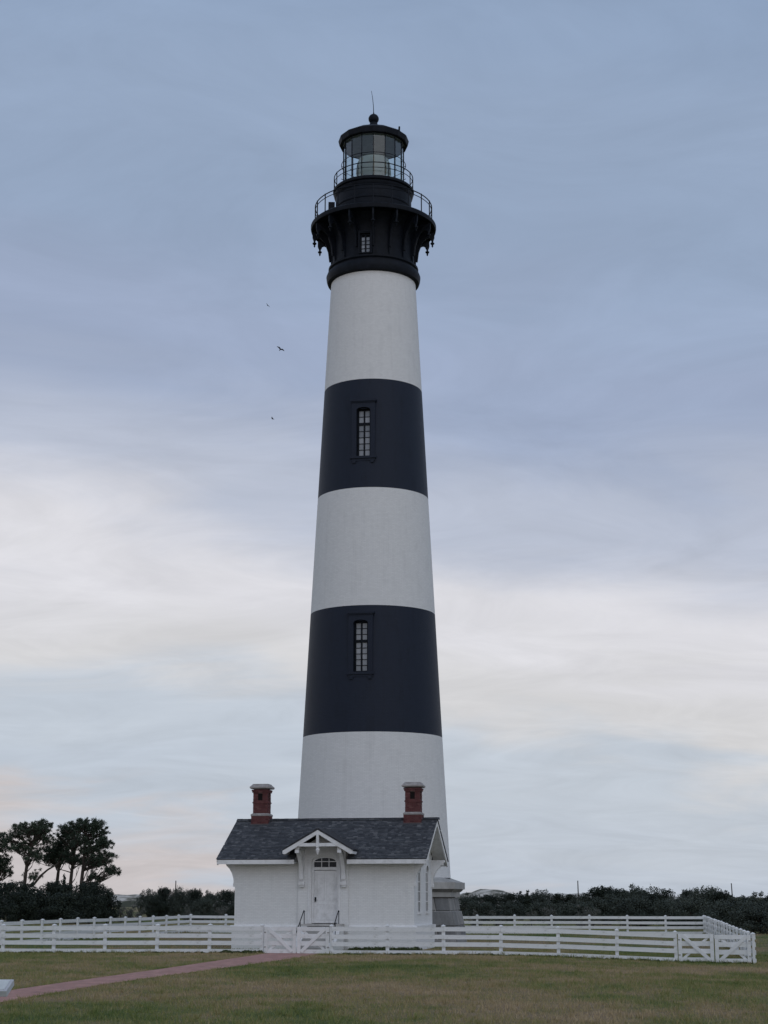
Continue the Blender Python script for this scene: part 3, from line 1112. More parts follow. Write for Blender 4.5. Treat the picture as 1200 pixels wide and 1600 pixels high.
# steps, cheek walls, threshold, handrails
b = MB().bb(-0.95, 1.07, -0.75, YB - 0.002, ZD0 - 0.14, ZD0 - 0.03)
b.build('threshold', M['stone'], house)
for k in range(6):
    zz = ZD0 - 0.14 - 0.185 * (k + 1)
    MB().bb(-0.62, 0.74, -0.75 - 0.30 * (k + 1), -0.752 - 0.30 * k, -0.2, zz + 0.185 - 0.03).build('step', M['stone'], house)
for x0, x1 in ((-0.95, -0.64), (0.76, 1.07)):
    b = MB()
    b.prism_x([(-0.752, -0.2), (-0.752, ZD0 - 0.145), (-1.0, ZD0 - 0.20), (-2.3, 0.35), (-2.65, 0.30), (-2.65, -0.2)], x0, x1)
    b.bb(x0, x1, -0.748, YB - 0.105, -0.2, ZD0 - 0.145)
    b.build('cheek_wall', M['wall_white'], house)
for x0 in (-0.80, 0.92):
    b = MB()
    b.tube([(x0, -0.62, ZD0 + 0.56), (x0, -0.80, ZD0 + 0.60), (x0, -2.3, 0.98), (x0, -2.55, 0.85)], 0.024, 6)
    b.tube([(x0, -0.70, ZD0 - 0.1), (x0, -0.70, ZD0 + 0.585)], 0.02, 6)
    b.tube([(x0, -1.55, 0.6), (x0, -1.55, 1.40)], 0.02, 6)
    b.tube([(x0, -2.5, 0.2), (x0, -2.5, 0.89)], 0.02, 6)
    b.build('handrail', M['iron'], house)

# roof
RX = HW + OG
PG = 1.30                       # half width where the porch breaks the front eave
th = 0.13


def slab(b, quad, t):
    a = [Vector(p) for p in quad]
    n = (a[1] - a[0]).cross(a[2] - a[0]).normalized()
    vs = a + [p - n * t for p in a]
    k = len(a)
    b.add(vs, [tuple(range(k)), tuple(range(2 * k - 1, k - 1, -1))] + [((i + 1) % k, i, i + k, (i + 1) % k + k) for i in range(k)])


b = MB()
e0, e1 = -OV, HD + OV
YC = 0.06
slab(b, [(-RX, YC, roof_z(YC)), (RX, YC, roof_z(YC)), (RX, MID, ZR), (-RX, MID, ZR)], 0.06)
slab(b, [(-RX, e0, ZE), (-PG, e0, ZE), (-PG, YC, roof_z(YC)), (-RX, YC, roof_z(YC))], 0.06)
slab(b, [(PG, e0, ZE), (RX, e0, ZE), (RX, YC, roof_z(YC)), (PG, YC, roof_z(YC))], 0.06)
slab(b, [(RX, e1, ZE), (-RX, e1, ZE), (-RX, MID, ZR), (RX, MID, ZR)], 0.06)
roof = b.build('roof', M['deck'], house)


def shingle_row(b, rs, p0, p1, up, nrm, expo):
    """one course from p0 to p1; up = direction up the slope"""
    L = (p1 - p0).length
    d = (p1 - p0) / L
    x = -rs.uniform(0, 0.1)
    while x < L - 0.03:
        w = rs.uniform(0.11, 0.24)
        a, c = max(0, x), min(L, x + w - 0.008)
        x += w
        if c - a < 0.03:
            continue
        dz = rs.uniform(-0.012, 0.012)
        t0, t1 = rs.uniform(0.022, 0.034), 0.006
        q0 = p0 + d * a - up * (expo * 0.0 - dz)
        q1 = p0 + d * c - up * (expo * 0.0 - dz)
        q2, q3 = p0 + d * c + up * (expo * 1.25), p0 + d * a + up * (expo * 1.25)
        vs = [q0 + nrm * t0, q1 + nrm * t0, q2 + nrm * t1, q3 + nrm * t1, q0, q1]
        b.add(vs, [(0, 1, 2, 3), (4, 5, 1, 0), (5, 2, 1), (4, 0, 3)])


rs = random.Random(3)
b = MB()
slope_len = math.hypot(MID + OV, ZR - ZE)
cs, sn = (MID + OV) / slope_len, (ZR - ZE) / slope_len
EXPO = 0.155
nrow = int(slope_len / EXPO)
for r_ in range(nrow + 1):
    s_ = min(r_ * EXPO - 0.03, slope_len - 0.08)
    y, z = -OV + s_ * cs, ZE + s_ * sn
    up, nrm = Vector((0, cs, sn)), Vector((0, -sn, cs))
    segs = [(-RX - 0.03, -PG), (PG, RX + 0.03)] if y < YC else [(-RX - 0.03, RX + 0.03)]
    for x0, x1 in segs:
        shingle_row(b, rs, Vector((x0, y, z + 0.005)), Vector((x1, y, z + 0.005)), up, nrm, EXPO)
    y2 = HD + OV - s_ * cs
    shingle_row(b, rs, Vector((RX + 0.03, y2, z + 0.005)), Vector((-RX - 0.03, y2, z + 0.005)), Vector((0, -cs, sn)), Vector((0, sn, cs)), EXPO)
b.build('shingles', M['shingle'], roof, kind='stuff')
b = MB()
x = -RX - 0.03
while x < RX:
    w = rs.uniform(0.24, 0.32)
    for sy in (-1, 1):
        c = Vector((x + w / 2, MID + sy * 0.085, ZR + 0.012 + rs.uniform(0, 0.012)))
        m = Matrix.Rotation(-sy * math.atan(SL), 3, 'X')
        b.box(c, (w - 0.01, 0.20, 0.022), m)
    x += w
b.build('ridge_cap', M['shingle'], roof, kind='stuff')

# fascia, soffit and gable boards
for x0, x1 in ((-RX + 0.02, -PG - 0.02), (PG + 0.02, RX - 0.02)):
    MB().bb(x0, x1, e0 - 0.03, e0 + 0.03, ZE - 0.24, ZE - 0.035).build('fascia', M['trim'], house)
    MB().bb(max(x0, -HW - 0.02), min(x1, HW + 0.02), e0 + 0.032, 0.0, ZE - 0.20, ZE - 0.15).build('soffit', M['trim'], house)
MB().bb(-RX + 0.02, RX - 0.02, e1 - 0.03, e1 + 0.03, ZE - 0.24, ZE - 0.035).build('fascia', M['trim'], house)
for sx in (-1, 1):
    for sy in (-1, 1):
        ya = MID + sy * (MID + OV)
        a = Vector((sx * (RX - 0.035), ya, ZE - 0.175))
        c = Vector((sx * (RX - 0.035), MID, ZR - 0.175))
        MB().bar(a, c, 0.06, 0.24).build('bargeboard', M['trim'], house)
        # boarded underside of the gable overhang
        b = MB()
        slab(b, [(sx * HW, ya, ZE - 0.085), (sx * (RX - 0.07), ya, ZE - 0.085), (sx * (RX - 0.07), MID, ZR - 0.085), (sx * HW, MID, ZR - 0.085)][::sx * -sy], 0.03)
        b.build('soffit', M['trim'], house)


def gable_bracket(sx, y0, y1):
    """scrolled bracket standing out from a gable corner"""
    b = MB()
    X = HW
    prof = [(X, 3.10), (X + 0.10, 3.08), (X + 0.11, 3.22), (X + 0.08, 3.26), (X + 0.09, 3.46), (X + 0.17, 3.72), (X + 0.31, 3.96), (X + 0.46, 4.10),
            (X + 0.50, 4.20), (X + 0.62, 4.20), (X + 0.64, 4.33), (X + 0.70, 4.34), (X + 0.70, 4.46), (X, 4.46)]
    poly = [(sx * x, z) for x, z in prof]
    if sx < 0:
        poly = poly[::-1]
    b.prism(poly, y0, y1)
    return b.build('gable_bracket', M['trim'], house)


for sx in (-1, 1):
    gable_bracket(sx, 0.02, 0.24)
    gable_bracket(sx, HD - 0.24, HD - 0.02)

# porch gable over the door
YP, PH, PZ, PE = -1.50, 1.72, 5.80, 4.80       # front, half width, apex, eave
ps = (PZ - PE) / PH


def main_y(z):
    return -OV + (z - ZE) / SL


b = MB()
for sx in (-1, 1):
    q = [(0, YP, PZ), (sx * PH, YP, PE), (sx * PH, main_y(PE) + 0.1, PE), (0, main_y(PZ) + 0.1, PZ)]
    slab(b, q if sx < 0 else q[::-1], 0.06)
pf = b.build('porch_roof', M['deck'], house)
b = MB()
pl_ = math.hypot(PH, PZ - PE)
pc, pn = PH / pl_, (PZ - PE) / pl_
for r_ in range(int(pl_ / EXPO) + 1):
    s_ = min(r_ * EXPO - 0.03, pl_ - 0.08)
    for sx in (-1, 1):
        x, z = sx * (PH - s_ * pc), PE + s_ * pn + 0.005
        a, c = Vector((x, YP - 0.03, z)), Vector((x, main_y(z) + 0.12, z))
        if sx > 0:
            shingle_row(b, rs, a, c, Vector((-pc, 0, pn)), Vector((pn, 0, pc)), EXPO)
        else:
            shingle_row(b, rs, c, a, Vector((pc, 0, pn)), Vector((-pn, 0, pc)), EXPO)
b.build('shingles', M['shingle'], pf, kind='stuff')
for sx in (-1, 1):
    poly = [(0, PZ - 0.035), (0, PZ - 0.22), (sx * (PH - 0.10), PE - 0.19), (sx * (PH + 0.02), PE - 0.16), (sx * (PH + 0.02), PE - 0.02)]
    if sx < 0:
        poly = poly[::-1]
    MB().prism(poly[::-1], YP + 0.005, YP + 0.07).build('bargeboard', M['trim'], pf)
    MB().bb(*sorted((sx * (PH - 0.05), sx * (PH - 0.005))), YP + 0.075, main_y(PE) - 0.05, PE - 0.18, PE - 0.05).build('fascia', M['trim'], pf)
MB().bb(-1.12, 1.12, YP + 0.02, YP + 0.19, 4.98, 5.14).build('tie_beam', M['trim'], pf)
b = MB().bb(-0.065, 0.065, YP - 0.02, YP + 0.14, 4.94, PZ - 0.2)
b.lathe([(0.02, 4.58), (0.05, 4.66), (0.10, 4.80), (0.10, 4.86), (0.055, 4.89), (0.09, 4.94)], 10, c=(0, YP + 0.06), cap=True)
b.build('king_post', M['trim'], pf)
for sx in (-1, 1):
    x0, x1 = sorted((sx * 0.94, sx * 1.17))
    MB().bb(x0, x1, YP + 0.2, YB - 0.002, 4.86, 4.97).build('plate', M['trim'], pf)
    # curved brace to the wall
    n = 14
    oc = [(YB - 0.10 - 1.16 * (1 - math.cos(PI / 2 * i / n)), 3.42 + 1.42 * math.sin(PI / 2 * i / n)) for i in range(n + 1)]
    ic = [(YB - 0.24 - 1.02 * (1 - math.cos(PI / 2 * i / n)) - 0.02, 3.42 + 1.26 * math.sin(PI / 2 * i / n)) for i in range(n + 1)]
    b = MB()
    for k in range(n):
        b.prism_x([oc[k], oc[k + 1], ic[k + 1], ic[k]], x0 + 0.02, x1 - 0.02)
    b.bb(x0 + 0.01, x1 - 0.01, YB - 0.12, YB - 0.002, 3.30, 4.858)
    b.bb(x0 - 0.03, x1 + 0.03, YB - 0.22, YB - 0.002, 3.16, 3.298)
    b.bb(x0, x1, YB - 0.17, YB - 0.002, 3.06, 3.158)
    b.build('porch_bracket', M['trim'], pf)


# chimneys astride the ridge
def chimney(cx):
    zb, z1, z2, z3, z4 = 5.9, 6.80, 7.38, 7.95, 8.06
    core = MB()
    core.bb(-0.42, 0.42, -0.42, 0.42, zb - 0.2, z1 - 0.08)
    core.bb(-0.345, 0.345, -0.345, 0.345, z1 - 0.08, z4)
    c = core.build('chimney', M['brick_mortar'], house)
    c.location = (cx, MID, 0)
    rs2 = random.Random(int(cx * 10))
    b = MB()

    def course(hw, z, h):
        off = 0.10 if int(round(z / 0.078)) % 2 else 0.0
        for s_ in range(4):
            m = Matrix.Rotation(s_ * PI / 2, 3, 'Z')
            x = -hw - off
            while x < hw - 0.02:
                a, e = max(x, -hw), min(x + 0.205, hw)
                x += 0.215
                runs = [(a, e)]
                if niche(z):
                    runs = [(a, min(e, -0.12)), (max(a, 0.12), e)]
                for a, e in runs:
                    if e - a < 0.02:
                        continue
                    o = rs2.uniform(-0.004, 0.004)
                    b.box(m @ Vector(((a + e) / 2, -hw + 0.03 + o, z + h / 2)), (e - a, 0.075, h - 0.010), m)

    def niche(z):
        return 7.44 < z < 7.80
    z = zb
    while z < z4 - 0.07:
        hw = 0.45 if z < z1 - 0.14 else 0.375
        if 7.30 < z < 7.38:
            hw = 0.405
        if z > 7.78:
            hw = 0.375 + (z - 7.70) * 0.30
        course(hw, z, 0.078)
        z += 0.078
    b.build('bricks', M['brick'], c, kind='stuff')
    q = MB()
    q.lathe([(0.475 * 1.4142, z1 - 0.135), (0.475 * 1.4142, z1 - 0.06), (0.385 * 1.4142, z1 + 0.0)], 4, PI / 4, cap=True)
    q.build('stone_band', M['capstone'], c)
    q = MB()
    q.lathe([(0.49 * 1.4142, z4 - 0.01), (0.535 * 1.4142, z4 + 0.03), (0.535 * 1.4142, z4 + 0.09), (0.43 * 1.4142, z4 + 0.19), (0.40 * 1.4142, z4 + 0.24)], 4, PI / 4, cap=True)
    q.build('cap', M['capstone'], c)
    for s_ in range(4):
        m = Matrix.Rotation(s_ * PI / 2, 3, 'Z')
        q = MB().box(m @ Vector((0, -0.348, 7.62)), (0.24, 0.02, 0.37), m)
        q.build('flue_niche', M['niche_dark'], c)
    for sy in (-1, 1):
        q = MB().box((0, sy * 0.48, ZR - 0.23), (0.96, 0.10, 0.03), Matrix.Rotation(-sy * math.atan(SL), 3, 'X'))
        q.build('flashing', M['flash'], c)


chimney(-3.96)
chimney(4.02)

# short passage from the house to the tower
b = MB().bb(-1.35, 1.35, HD + 0.002, HD + 3.0, -0.2, 3.4)
b.prism([(-1.35, 3.4), (1.35, 3.4), (0, 4.1)], HD + 0.02, HD + 3.3)
b.build('passage', M['wall_white'], house)

# ================================================================== fences and gates
RAILZ = ((0.02, 0.19), (0.36, 0.55), (0.69, 0.88), (1.03, 1.22))


def line_at_px(x, A, B):
    """where the vertical plane through photo column x meets the ground line A-B"""
    k = (x - 600) * mpp(1.0, HC) / 1.0
    # X = k * Y (level with the eye); solve on the line
    d = B - A
    t_ = (A.x - k * A.y) / (k * d.y - d.x)
    return A + d * t_


FA, FB = Vector((-22.9, 80.7, 0)), Vector((12.75, 74.5, 0))
CBL, CBR = Vector((-14.2, 124.0, 0)), Vector((22.3, 117.6, 0))


def fence(label, pts, endpost=(True, True)):
    c = pts[0]
    root = empty('rail_fence', label, 'fence', (c.x, c.y, 0), 0, 'white rail fences round the lighthouse')
    rel = [Vector((p.x - c.x, p.y - c.y, gz(p.x, p.y))) for p in pts]
    d = (rel[-1] - rel[0]).normalized()
    ang = math.atan2(d.y, d.x)
    for i, p in enumerate(rel):
        if (i == 0 and not endpost[0]) or (i == len(rel) - 1 and not endpost[1]):
            continue
        b = MB().bb(-0.075, 0.075, -0.05, 0.06, -0.3, 1.24)
        b.add([(-0.095, -0.08, 1.24), (0.095, -0.08, 1.24), (0.095, 0.11, 1.24), (-0.095, 0.11, 1.24), (-0.095, -0.08, 1.275), (0.095, -0.08, 1.275), (0.095, 0.11, 1.275), (-0.095, 0.11, 1.275), (0, 0.015, 1.33)],
              [(3, 2, 1, 0), (0, 1, 5, 4), (1, 2, 6, 5), (2, 3, 7, 6), (3, 0, 4, 7), (4, 5, 8), (5, 6, 8), (6, 7, 8), (7, 4, 8)])
        o = b.build('post', M['fence'], root)
        o.location = p + Vector((0, 0, random.uniform(-0.012, 0.012)))
        o.rotation_euler = (random.uniform(-0.018, 0.018), random.uniform(-0.018, 0.018), ang)
    for a, c2 in zip(rel, rel[1:]):
        dd = (c2 - a)
        L = dd.length
        u = dd.normalized()
        side = Vector((u.y, -u.x, 0)).normalized()       # outer face, towards the viewer for the front run
        for z0, z1 in RAILZ:
            j = random.uniform(-0.014, 0.014)
            mid_ = (a + c2) / 2 + Vector((0, 0, (z0 + z1) / 2 + j)) + side * 0.082
            m = Matrix((u, Vector((-u.y, u.x, 0)).normalized(), Vector((0, 0, 1)))).transposed()
            o = MB().box((0, 0, 0), (L - 0.006, 0.038, z1 - z0), m).build('rail', M['fence'], root)
            o.location = mid_
            o.rotation_euler = (0, 0, random.uniform(-0.001, 0.001))
        # flat cap board on the top rail
        m = Matrix((u, Vector((-u.y, u.x, 0)).normalized(), Vector((0, 0, 1)))).transposed()
    return root


def gate_leaf(label, a, b_, flip):
    """one leaf of a double gate between two points; the brace foot is at the meeting stile"""
    d = Vector((b_.x - a.x, b_.y - a.y, 0))
    L = d.length
    root = empty('gate_leaf', label, 'gate', (a.x, a.y, gz(a.x, a.y)), math.atan2(d.y, d.x), 'double field gates')
    z = gz(b_.x, b_.y) - gz(a.x, a.y)
    H = 1.20
    sw = 0.16
    MB().bb(0.02, 0.02 + sw, -0.10, -0.05, 0.03, H).build('stile', M['fence'], root)
    MB().bb(L - 0.02 - sw, L - 0.02, -0.10, -0.05, 0.03, H).build('stile', M['fence'], root)
    for z0, z1 in ((0.03, 0.20), (0.37, 0.57), (0.69, 0.89), (1.02, 1.198)):
        MB().bb(0.025, L - 0.025, -0.048, -0.012, z0, z1).build('rail', M['fence'], root)
    xa, xb = (0.02 + sw, L - 0.02 - sw)
    p, q = ((xa + 0.02, H - 0.06), (xb - 0.02, 0.10)) if not flip else ((xa + 0.02, 0.10), (xb - 0.02, H - 0.06))
    MB().bar((p[0], -0.075, p[1]), (q[0], -0.075, q[1]), 0.045, 0.15, (0, -1, 0)[0:3] if False else (0, 0, 1)).build('brace', M['fence'], root)
    p, q = ((xa, 0.12), (xb, H - 0.08)) if not flip else ((xa, H - 0.08), (xb, 0.12))
    MB().bar((p[0], 0.010, p[1]), (q[0], 0.012, q[1]), 0.04, 0.10).build('brace', M['fence'], root)
    for zz in (0.30, 0.95):
        xh = 0.06 if not flip else L - 0.06
        MB().bb(xh - 0.05, xh + 0.05, -0.112, -0.1, zz - 0.03, zz + 0.03).build('hinge', M['stone'], root)
    return root


gl_, gr_ = line_at_px(411, FA, FB), line_at_px(519, FA, FB)
n = 7
fence('white rail fence along the front lawn, left of the path gate',
      [FA.lerp(gl_, k / n) for k in range(n + 1)])
fr_end = line_at_px(1053, FA, FB)
fence('white rail fence along the front lawn, between the path gate and the corner gate',
      [gr_.lerp(fr_end, k / 6) for k in range(7)])
mid_ = (gl_ + gr_) / 2
gap_ = (gr_ - gl_).normalized() * 0.09
gate_leaf('left leaf of the white gate where the red path ends before the door', gl_ + gap_, mid_ - gap_ * 0.05, False)
gate_leaf('right leaf of the white gate where the red path ends before the door', mid_ + gap_ * 0.05, gr_ - gap_, True)
CFR = line_at_px(1172, FA, FB)
CFR.y -= 0.2
mid_ = (fr_end + CFR) / 2
gate_leaf('left leaf of the white gate at the right corner of the fence', fr_end + gap_, mid_ - gap_ * 0.05, False)
gate_leaf('right leaf of the white gate at the right corner of the fence', mid_ + gap_ * 0.05, CFR - gap_, True)
fence('white rail fence running back along the left side of the yard', [CBL.lerp(FA, k / 16) for k in range(17)], (True, False))
fence('white rail fence across the far back of the yard', [CBL.lerp(CBR, k / 14) for k in range(15)], (False, True))
fence('white rail fence receding along the right side to the corner gate', [CFR.lerp(CBR, k / 17) for k in range(18)], (True, False))

# ================================================================== trees and shrubs
def leaf_cloud(rng, clumps, n, size, flat=0.0):
    """n leaf faces spread over the given ellipsoid clumps (centre, radii)"""
    w = np.array([r[0] * r[1] + r[2] * r[0] for _, r in clumps])
    idx = rng.choice(len(clumps), n, p=w / w.sum())
    C = np.array([c for c, _ in clumps])[idx]
    Rr = np.array([r for _, r in clumps])[idx]
    d = rng.normal(size=(n, 3))
    d /= np.linalg.norm(d, axis=1)[:, None]
    rad = rng.uniform(0.35, 1.0, n) ** 0.45 * (1 + 0.16 * rng.normal(size=n))
    P = C + d * Rr * rad[:, None]
    nr = d * 0.7 + rng.normal(size=(n, 3)) * 0.6 + np.array([0, 0, 0.35])
    nr /= np.linalg.norm(nr, axis=1)[:, None]
    a = np.cross(nr, rng.normal(size=(n, 3)))
    a /= np.linalg.norm(a, axis=1)[:, None]
    b = np.cross(nr, a)
    s = (size * rng.uniform(0.6, 1.4, n))[:, None]
    Vv = np.stack([P - a * s, P + b * s * 0.55, P + a * s, P - b * s * 0.55], axis=1)
    return Vv.reshape(-1, 3)


def limb(b, p0, p1, r0, r1, rnd, sag=0.1, k=5):
    p0, p1 = Vector(p0), Vector(p1)
    L = (p1 - p0).length
    pts = []
    for i in range(k + 1):
        u = i / k
        p = p0.lerp(p1, u)
        p += Vector((rnd.uniform(-1, 1), rnd.uniform(-1, 1), rnd.uniform(-0.6, 0.6))) * L * 0.045 * (1 if 0 < i < k else 0)
        p.z += sag * L * math.sin(PI * u) * 0.5
        pts.append(p)
    b.tube(pts, [r0 + (r1 - r0) * i / k for i in range(k + 1)], 6)
    return pts


def shrub_variant(seed, h, w, nclump, nleaf, size, dome=1.0, low=0.05):
    rng = np.random.default_rng(seed)
    rnd = random.Random(seed)
    clumps = []
    for i in range(nclump):
        a = rng.uniform(0, 2 * PI)
        u = rng.uniform(0.0, 1.0) ** 0.6
        z = h * rng.uniform(low + 0.1, 0.86)
        prof = math.sqrt(max(0.02, 1 - (max(0, z / h - 0.35) / 0.68) ** 2)) if dome > 0 else max(0.12, 1.05 - z / h)
        r = w * u * prof * 0.8
        cr = w * rng.uniform(0.20, 0.38)
        clumps.append(((r * math.cos(a), r * math.sin(a), z), (cr, cr, cr * rng.uniform(0.6, 0.85))))
    if dome < 0:
        clumps = [((w * 0.35 * (1 - i / 11) * math.cos(i * 2.4), w * 0.35 * (1 - i / 11) * math.sin(i * 2.4), h * (0.12 + 0.8 * i / 11)), (w * (0.62 - 0.048 * i), w * (0.62 - 0.048 * i), h * 0.12)) for i in range(12)]
        nclump = 12
    for i in range(int(nclump * 0.35)):       # small sprigs on the outline
        a = rng.uniform(0, 2 * PI)
        z = h * rng.uniform(0.45, 1.0)
        prof = math.sqrt(max(0.03, 1 - (max(0, z / h - 0.35) / 0.68) ** 2)) if dome > 0 else max(0.08, 1.05 - z / h)
        r = w * prof * rng.uniform(0.5, 1.08)
        cr = w * rng.uniform(0.07, 0.14)
        clumps.append(((r * math.cos(a), r * math.sin(a), z), (cr, cr, cr * 0.9)))
    V_ = leaf_cloud(rng, clumps, nleaf, size)
    V_[:, 2] = np.maximum(V_[:, 2], 0.02)
    crown = tri_mesh('crown', V_, 4)
    b = MB()
    b.tube([(0, 0, -0.2), (0.05, 0, h * 0.25), (-0.04, 0.05, h * 0.55)], [0.14, 0.11, 0.06], 7)
    for c, r in clumps[:max(5, nclump // 2)]:
        z0 = h * rnd.uniform(0.08, 0.4)
        limb(b, (0, 0, z0), c, 0.06, 0.02, rnd)
    return crown, b.mesh('trunk', True)


VAR = {}
for i in range(4):
    VAR['dark%d' % i] = (*shrub_variant(20 + i, 4.0, 2.6, 34, 9500, 0.105), 'leaf_dark')
for i in range(4):
    VAR['oak%d' % i] = (*shrub_variant(40 + i, 4.0, 3.0, 34, 10000, 0.10, low=0.0), 'leaf_mid')
for i in range(2):
    VAR['cedar%d' % i] = (*shrub_variant(60 + i, 4.0, 1.6, 26, 3600, 0.11, dome=-1), 'leaf_dark')
for i in range(2):
    VAR['pale%d' % i] = (*shrub_variant(70 + i, 2.2, 1.5, 14, 1700, 0.075, low=0.0), 'leaf_pale')
VH = dict(dark=4.0, oak=4.0, cedar=4.0, pale=2.2)
VW = dict(dark=2.7, oak=3.1, cedar=1.6, pale=1.55)
tree_rnd = random.Random(5)
ORD = ['first', 'second', 'third', 'fourth', 'fifth', 'sixth', 'seventh', 'eighth', 'ninth', 'tenth', 'eleventh', 'twelfth',
       'thirteenth', 'fourteenth', 'fifteenth', 'sixteenth', 'seventeenth', 'eighteenth', 'nineteenth', 'twentieth']


def tree_row(name, what, cat, group, rows):
    """a row of trees, each named by its place counted from the left"""
    order = sorted(range(len(rows)), key=lambda i: rows[i][1])
    for i, (var, px, yt, Y, w) in enumerate(rows):
        place_tree(name, var, px, yt, Y, w, what + ', ' + ORD[order.index(i)] + ' from left', cat, group)


def place_tree(name, var, px, ytop, Y, wpx, label, cat, group):
    kind = var.rstrip('0123456789')
    X = (px - 600) * mpp(Y, 2)
    H = zat(ytop, Y) - gz(X, Y)
    sx = wpx * mpp(Y, 2) / 2 / VW[kind]
    crown, trunk, mt = VAR[var]
    o = empty(name, label, cat, (X, Y, gz(X, Y) - 0.05), tree_rnd.uniform(0, 6.28), group)
    o.scale = (sx, sx * tree_rnd.uniform(0.85, 1.1), H / VH[kind])
    c = link('crown', crown, M[mt], o)
    link('trunk', trunk, M['bark'], o)
    return o


# thicket under the pines at the left
G1 = 'dark evergreens under the pines'
tree_row('evergreen_tree', 'dark bushy evergreen crowded beneath the pines', 'tree', G1, (('dark0', -25, 1374, 176, 80), ('dark1', 14, 1373, 182, 78), ('dark2', 50, 1380, 172, 70), ('dark3', 84, 1376, 186, 72), ('cedar0', 99, 1366, 178, 34),
                          ('dark1', 118, 1376, 176, 74), ('dark0', 148, 1378, 184, 66), ('dark2', 168, 1386, 172, 48), ('dark3', 30, 1392, 166, 66), ('dark0', 96, 1394, 168, 70), ('dark1', 140, 1396, 170, 60)))
# row between the pines and the house
G2 = 'trees between the pines and the house'
tree_row('coastal_tree', 'dark bushy tree between pines and house', 'tree', G2, (('oak0', 232, 1391, 215, 52), ('dark1', 256, 1384, 220, 48), ('oak2', 281, 1386, 210, 46), ('dark3', 303, 1388, 218, 44), ('oak1', 330, 1392, 208, 46),
                          ('dark0', 352, 1390, 214, 44), ('oak3', 376, 1391, 210, 48), ('oak2', 400, 1390, 216, 50), ('oak1', 318, 1402, 196, 40), ('dark2', 246, 1402, 200, 44)))
G3 = 'pale shrubs left of the house'
tree_row('grey_shrub', 'greyish low shrub left of the house', 'shrub', G3, (('pale0', 206, 1408, 190, 30), ('pale1', 190, 1414, 180, 26), ('pale1', 347, 1414, 186, 30), ('pale0', 294, 1412, 190, 26), ('pale0', 220, 1416, 186, 26)))
# right treeline
G4 = 'dark trees of the right treeline'
tree_row('coastal_tree', 'dark tree topping the treeline right of lighthouse', 'tree', G4, (('oak1', 735, 1396, 230, 56), ('dark0', 764, 1397, 226, 53), ('oak3', 790, 1395, 230, 51), ('cedar1', 824, 1392, 222, 40), ('dark2', 812, 1393, 226, 49),
                          ('oak0', 846, 1392, 224, 58), ('dark1', 880, 1394, 222, 58), ('oak2', 912, 1396, 218, 56), ('dark3', 940, 1384, 206, 64), ('dark0', 966, 1388, 200, 60),
                          ('oak1', 1000, 1383, 190, 80), ('dark2', 1032, 1387, 186, 64), ('oak1', 1056, 1398, 176, 56), ('dark1', 1076, 1387, 178, 49), ('oak3', 1104, 1385, 172, 69), ('dark3', 1128, 1391, 168, 53), ('dark2', 1158, 1399, 160, 56),
                          ('oak0', 1186, 1396, 156, 67), ('dark1', 1222, 1393, 150, 78)))
G5 = 'rounded bushes at the foot of the right treeline'
tree_row('rounded_bush', 'rounded grey-green bush at foot of right treeline', 'bush', G5, (('oak3', 748, 1407, 180, 60), ('oak0', 800, 1408, 176, 60), ('oak2', 852, 1407, 174, 67), ('oak1', 905, 1407, 168, 67), ('oak0', 952, 1399, 160, 80), ('oak2', 1000, 1399, 152, 94),
                          ('oak3', 1048, 1405, 146, 71), ('oak1', 1078, 1401, 140, 82), ('oak2', 1122, 1407, 134, 80), ('oak0', 1150, 1403, 128, 85), ('oak3', 1186, 1407, 120, 89), ('oak1', 1226, 1403, 118, 100)))
G6 = 'pale shrubs behind the back fence'
tree_row('grey_shrub', 'pale grey shrub close behind the back fence', 'shrub', G6, (('pale0', 775, 1420, 158, 34), ('pale1', 858, 1416, 158, 36), ('pale0', 912, 1414, 152, 40), ('pale1', 926, 1418, 148, 34), ('pale1', 830, 1422, 154, 28), ('pale0', 744, 1421, 156, 30)))


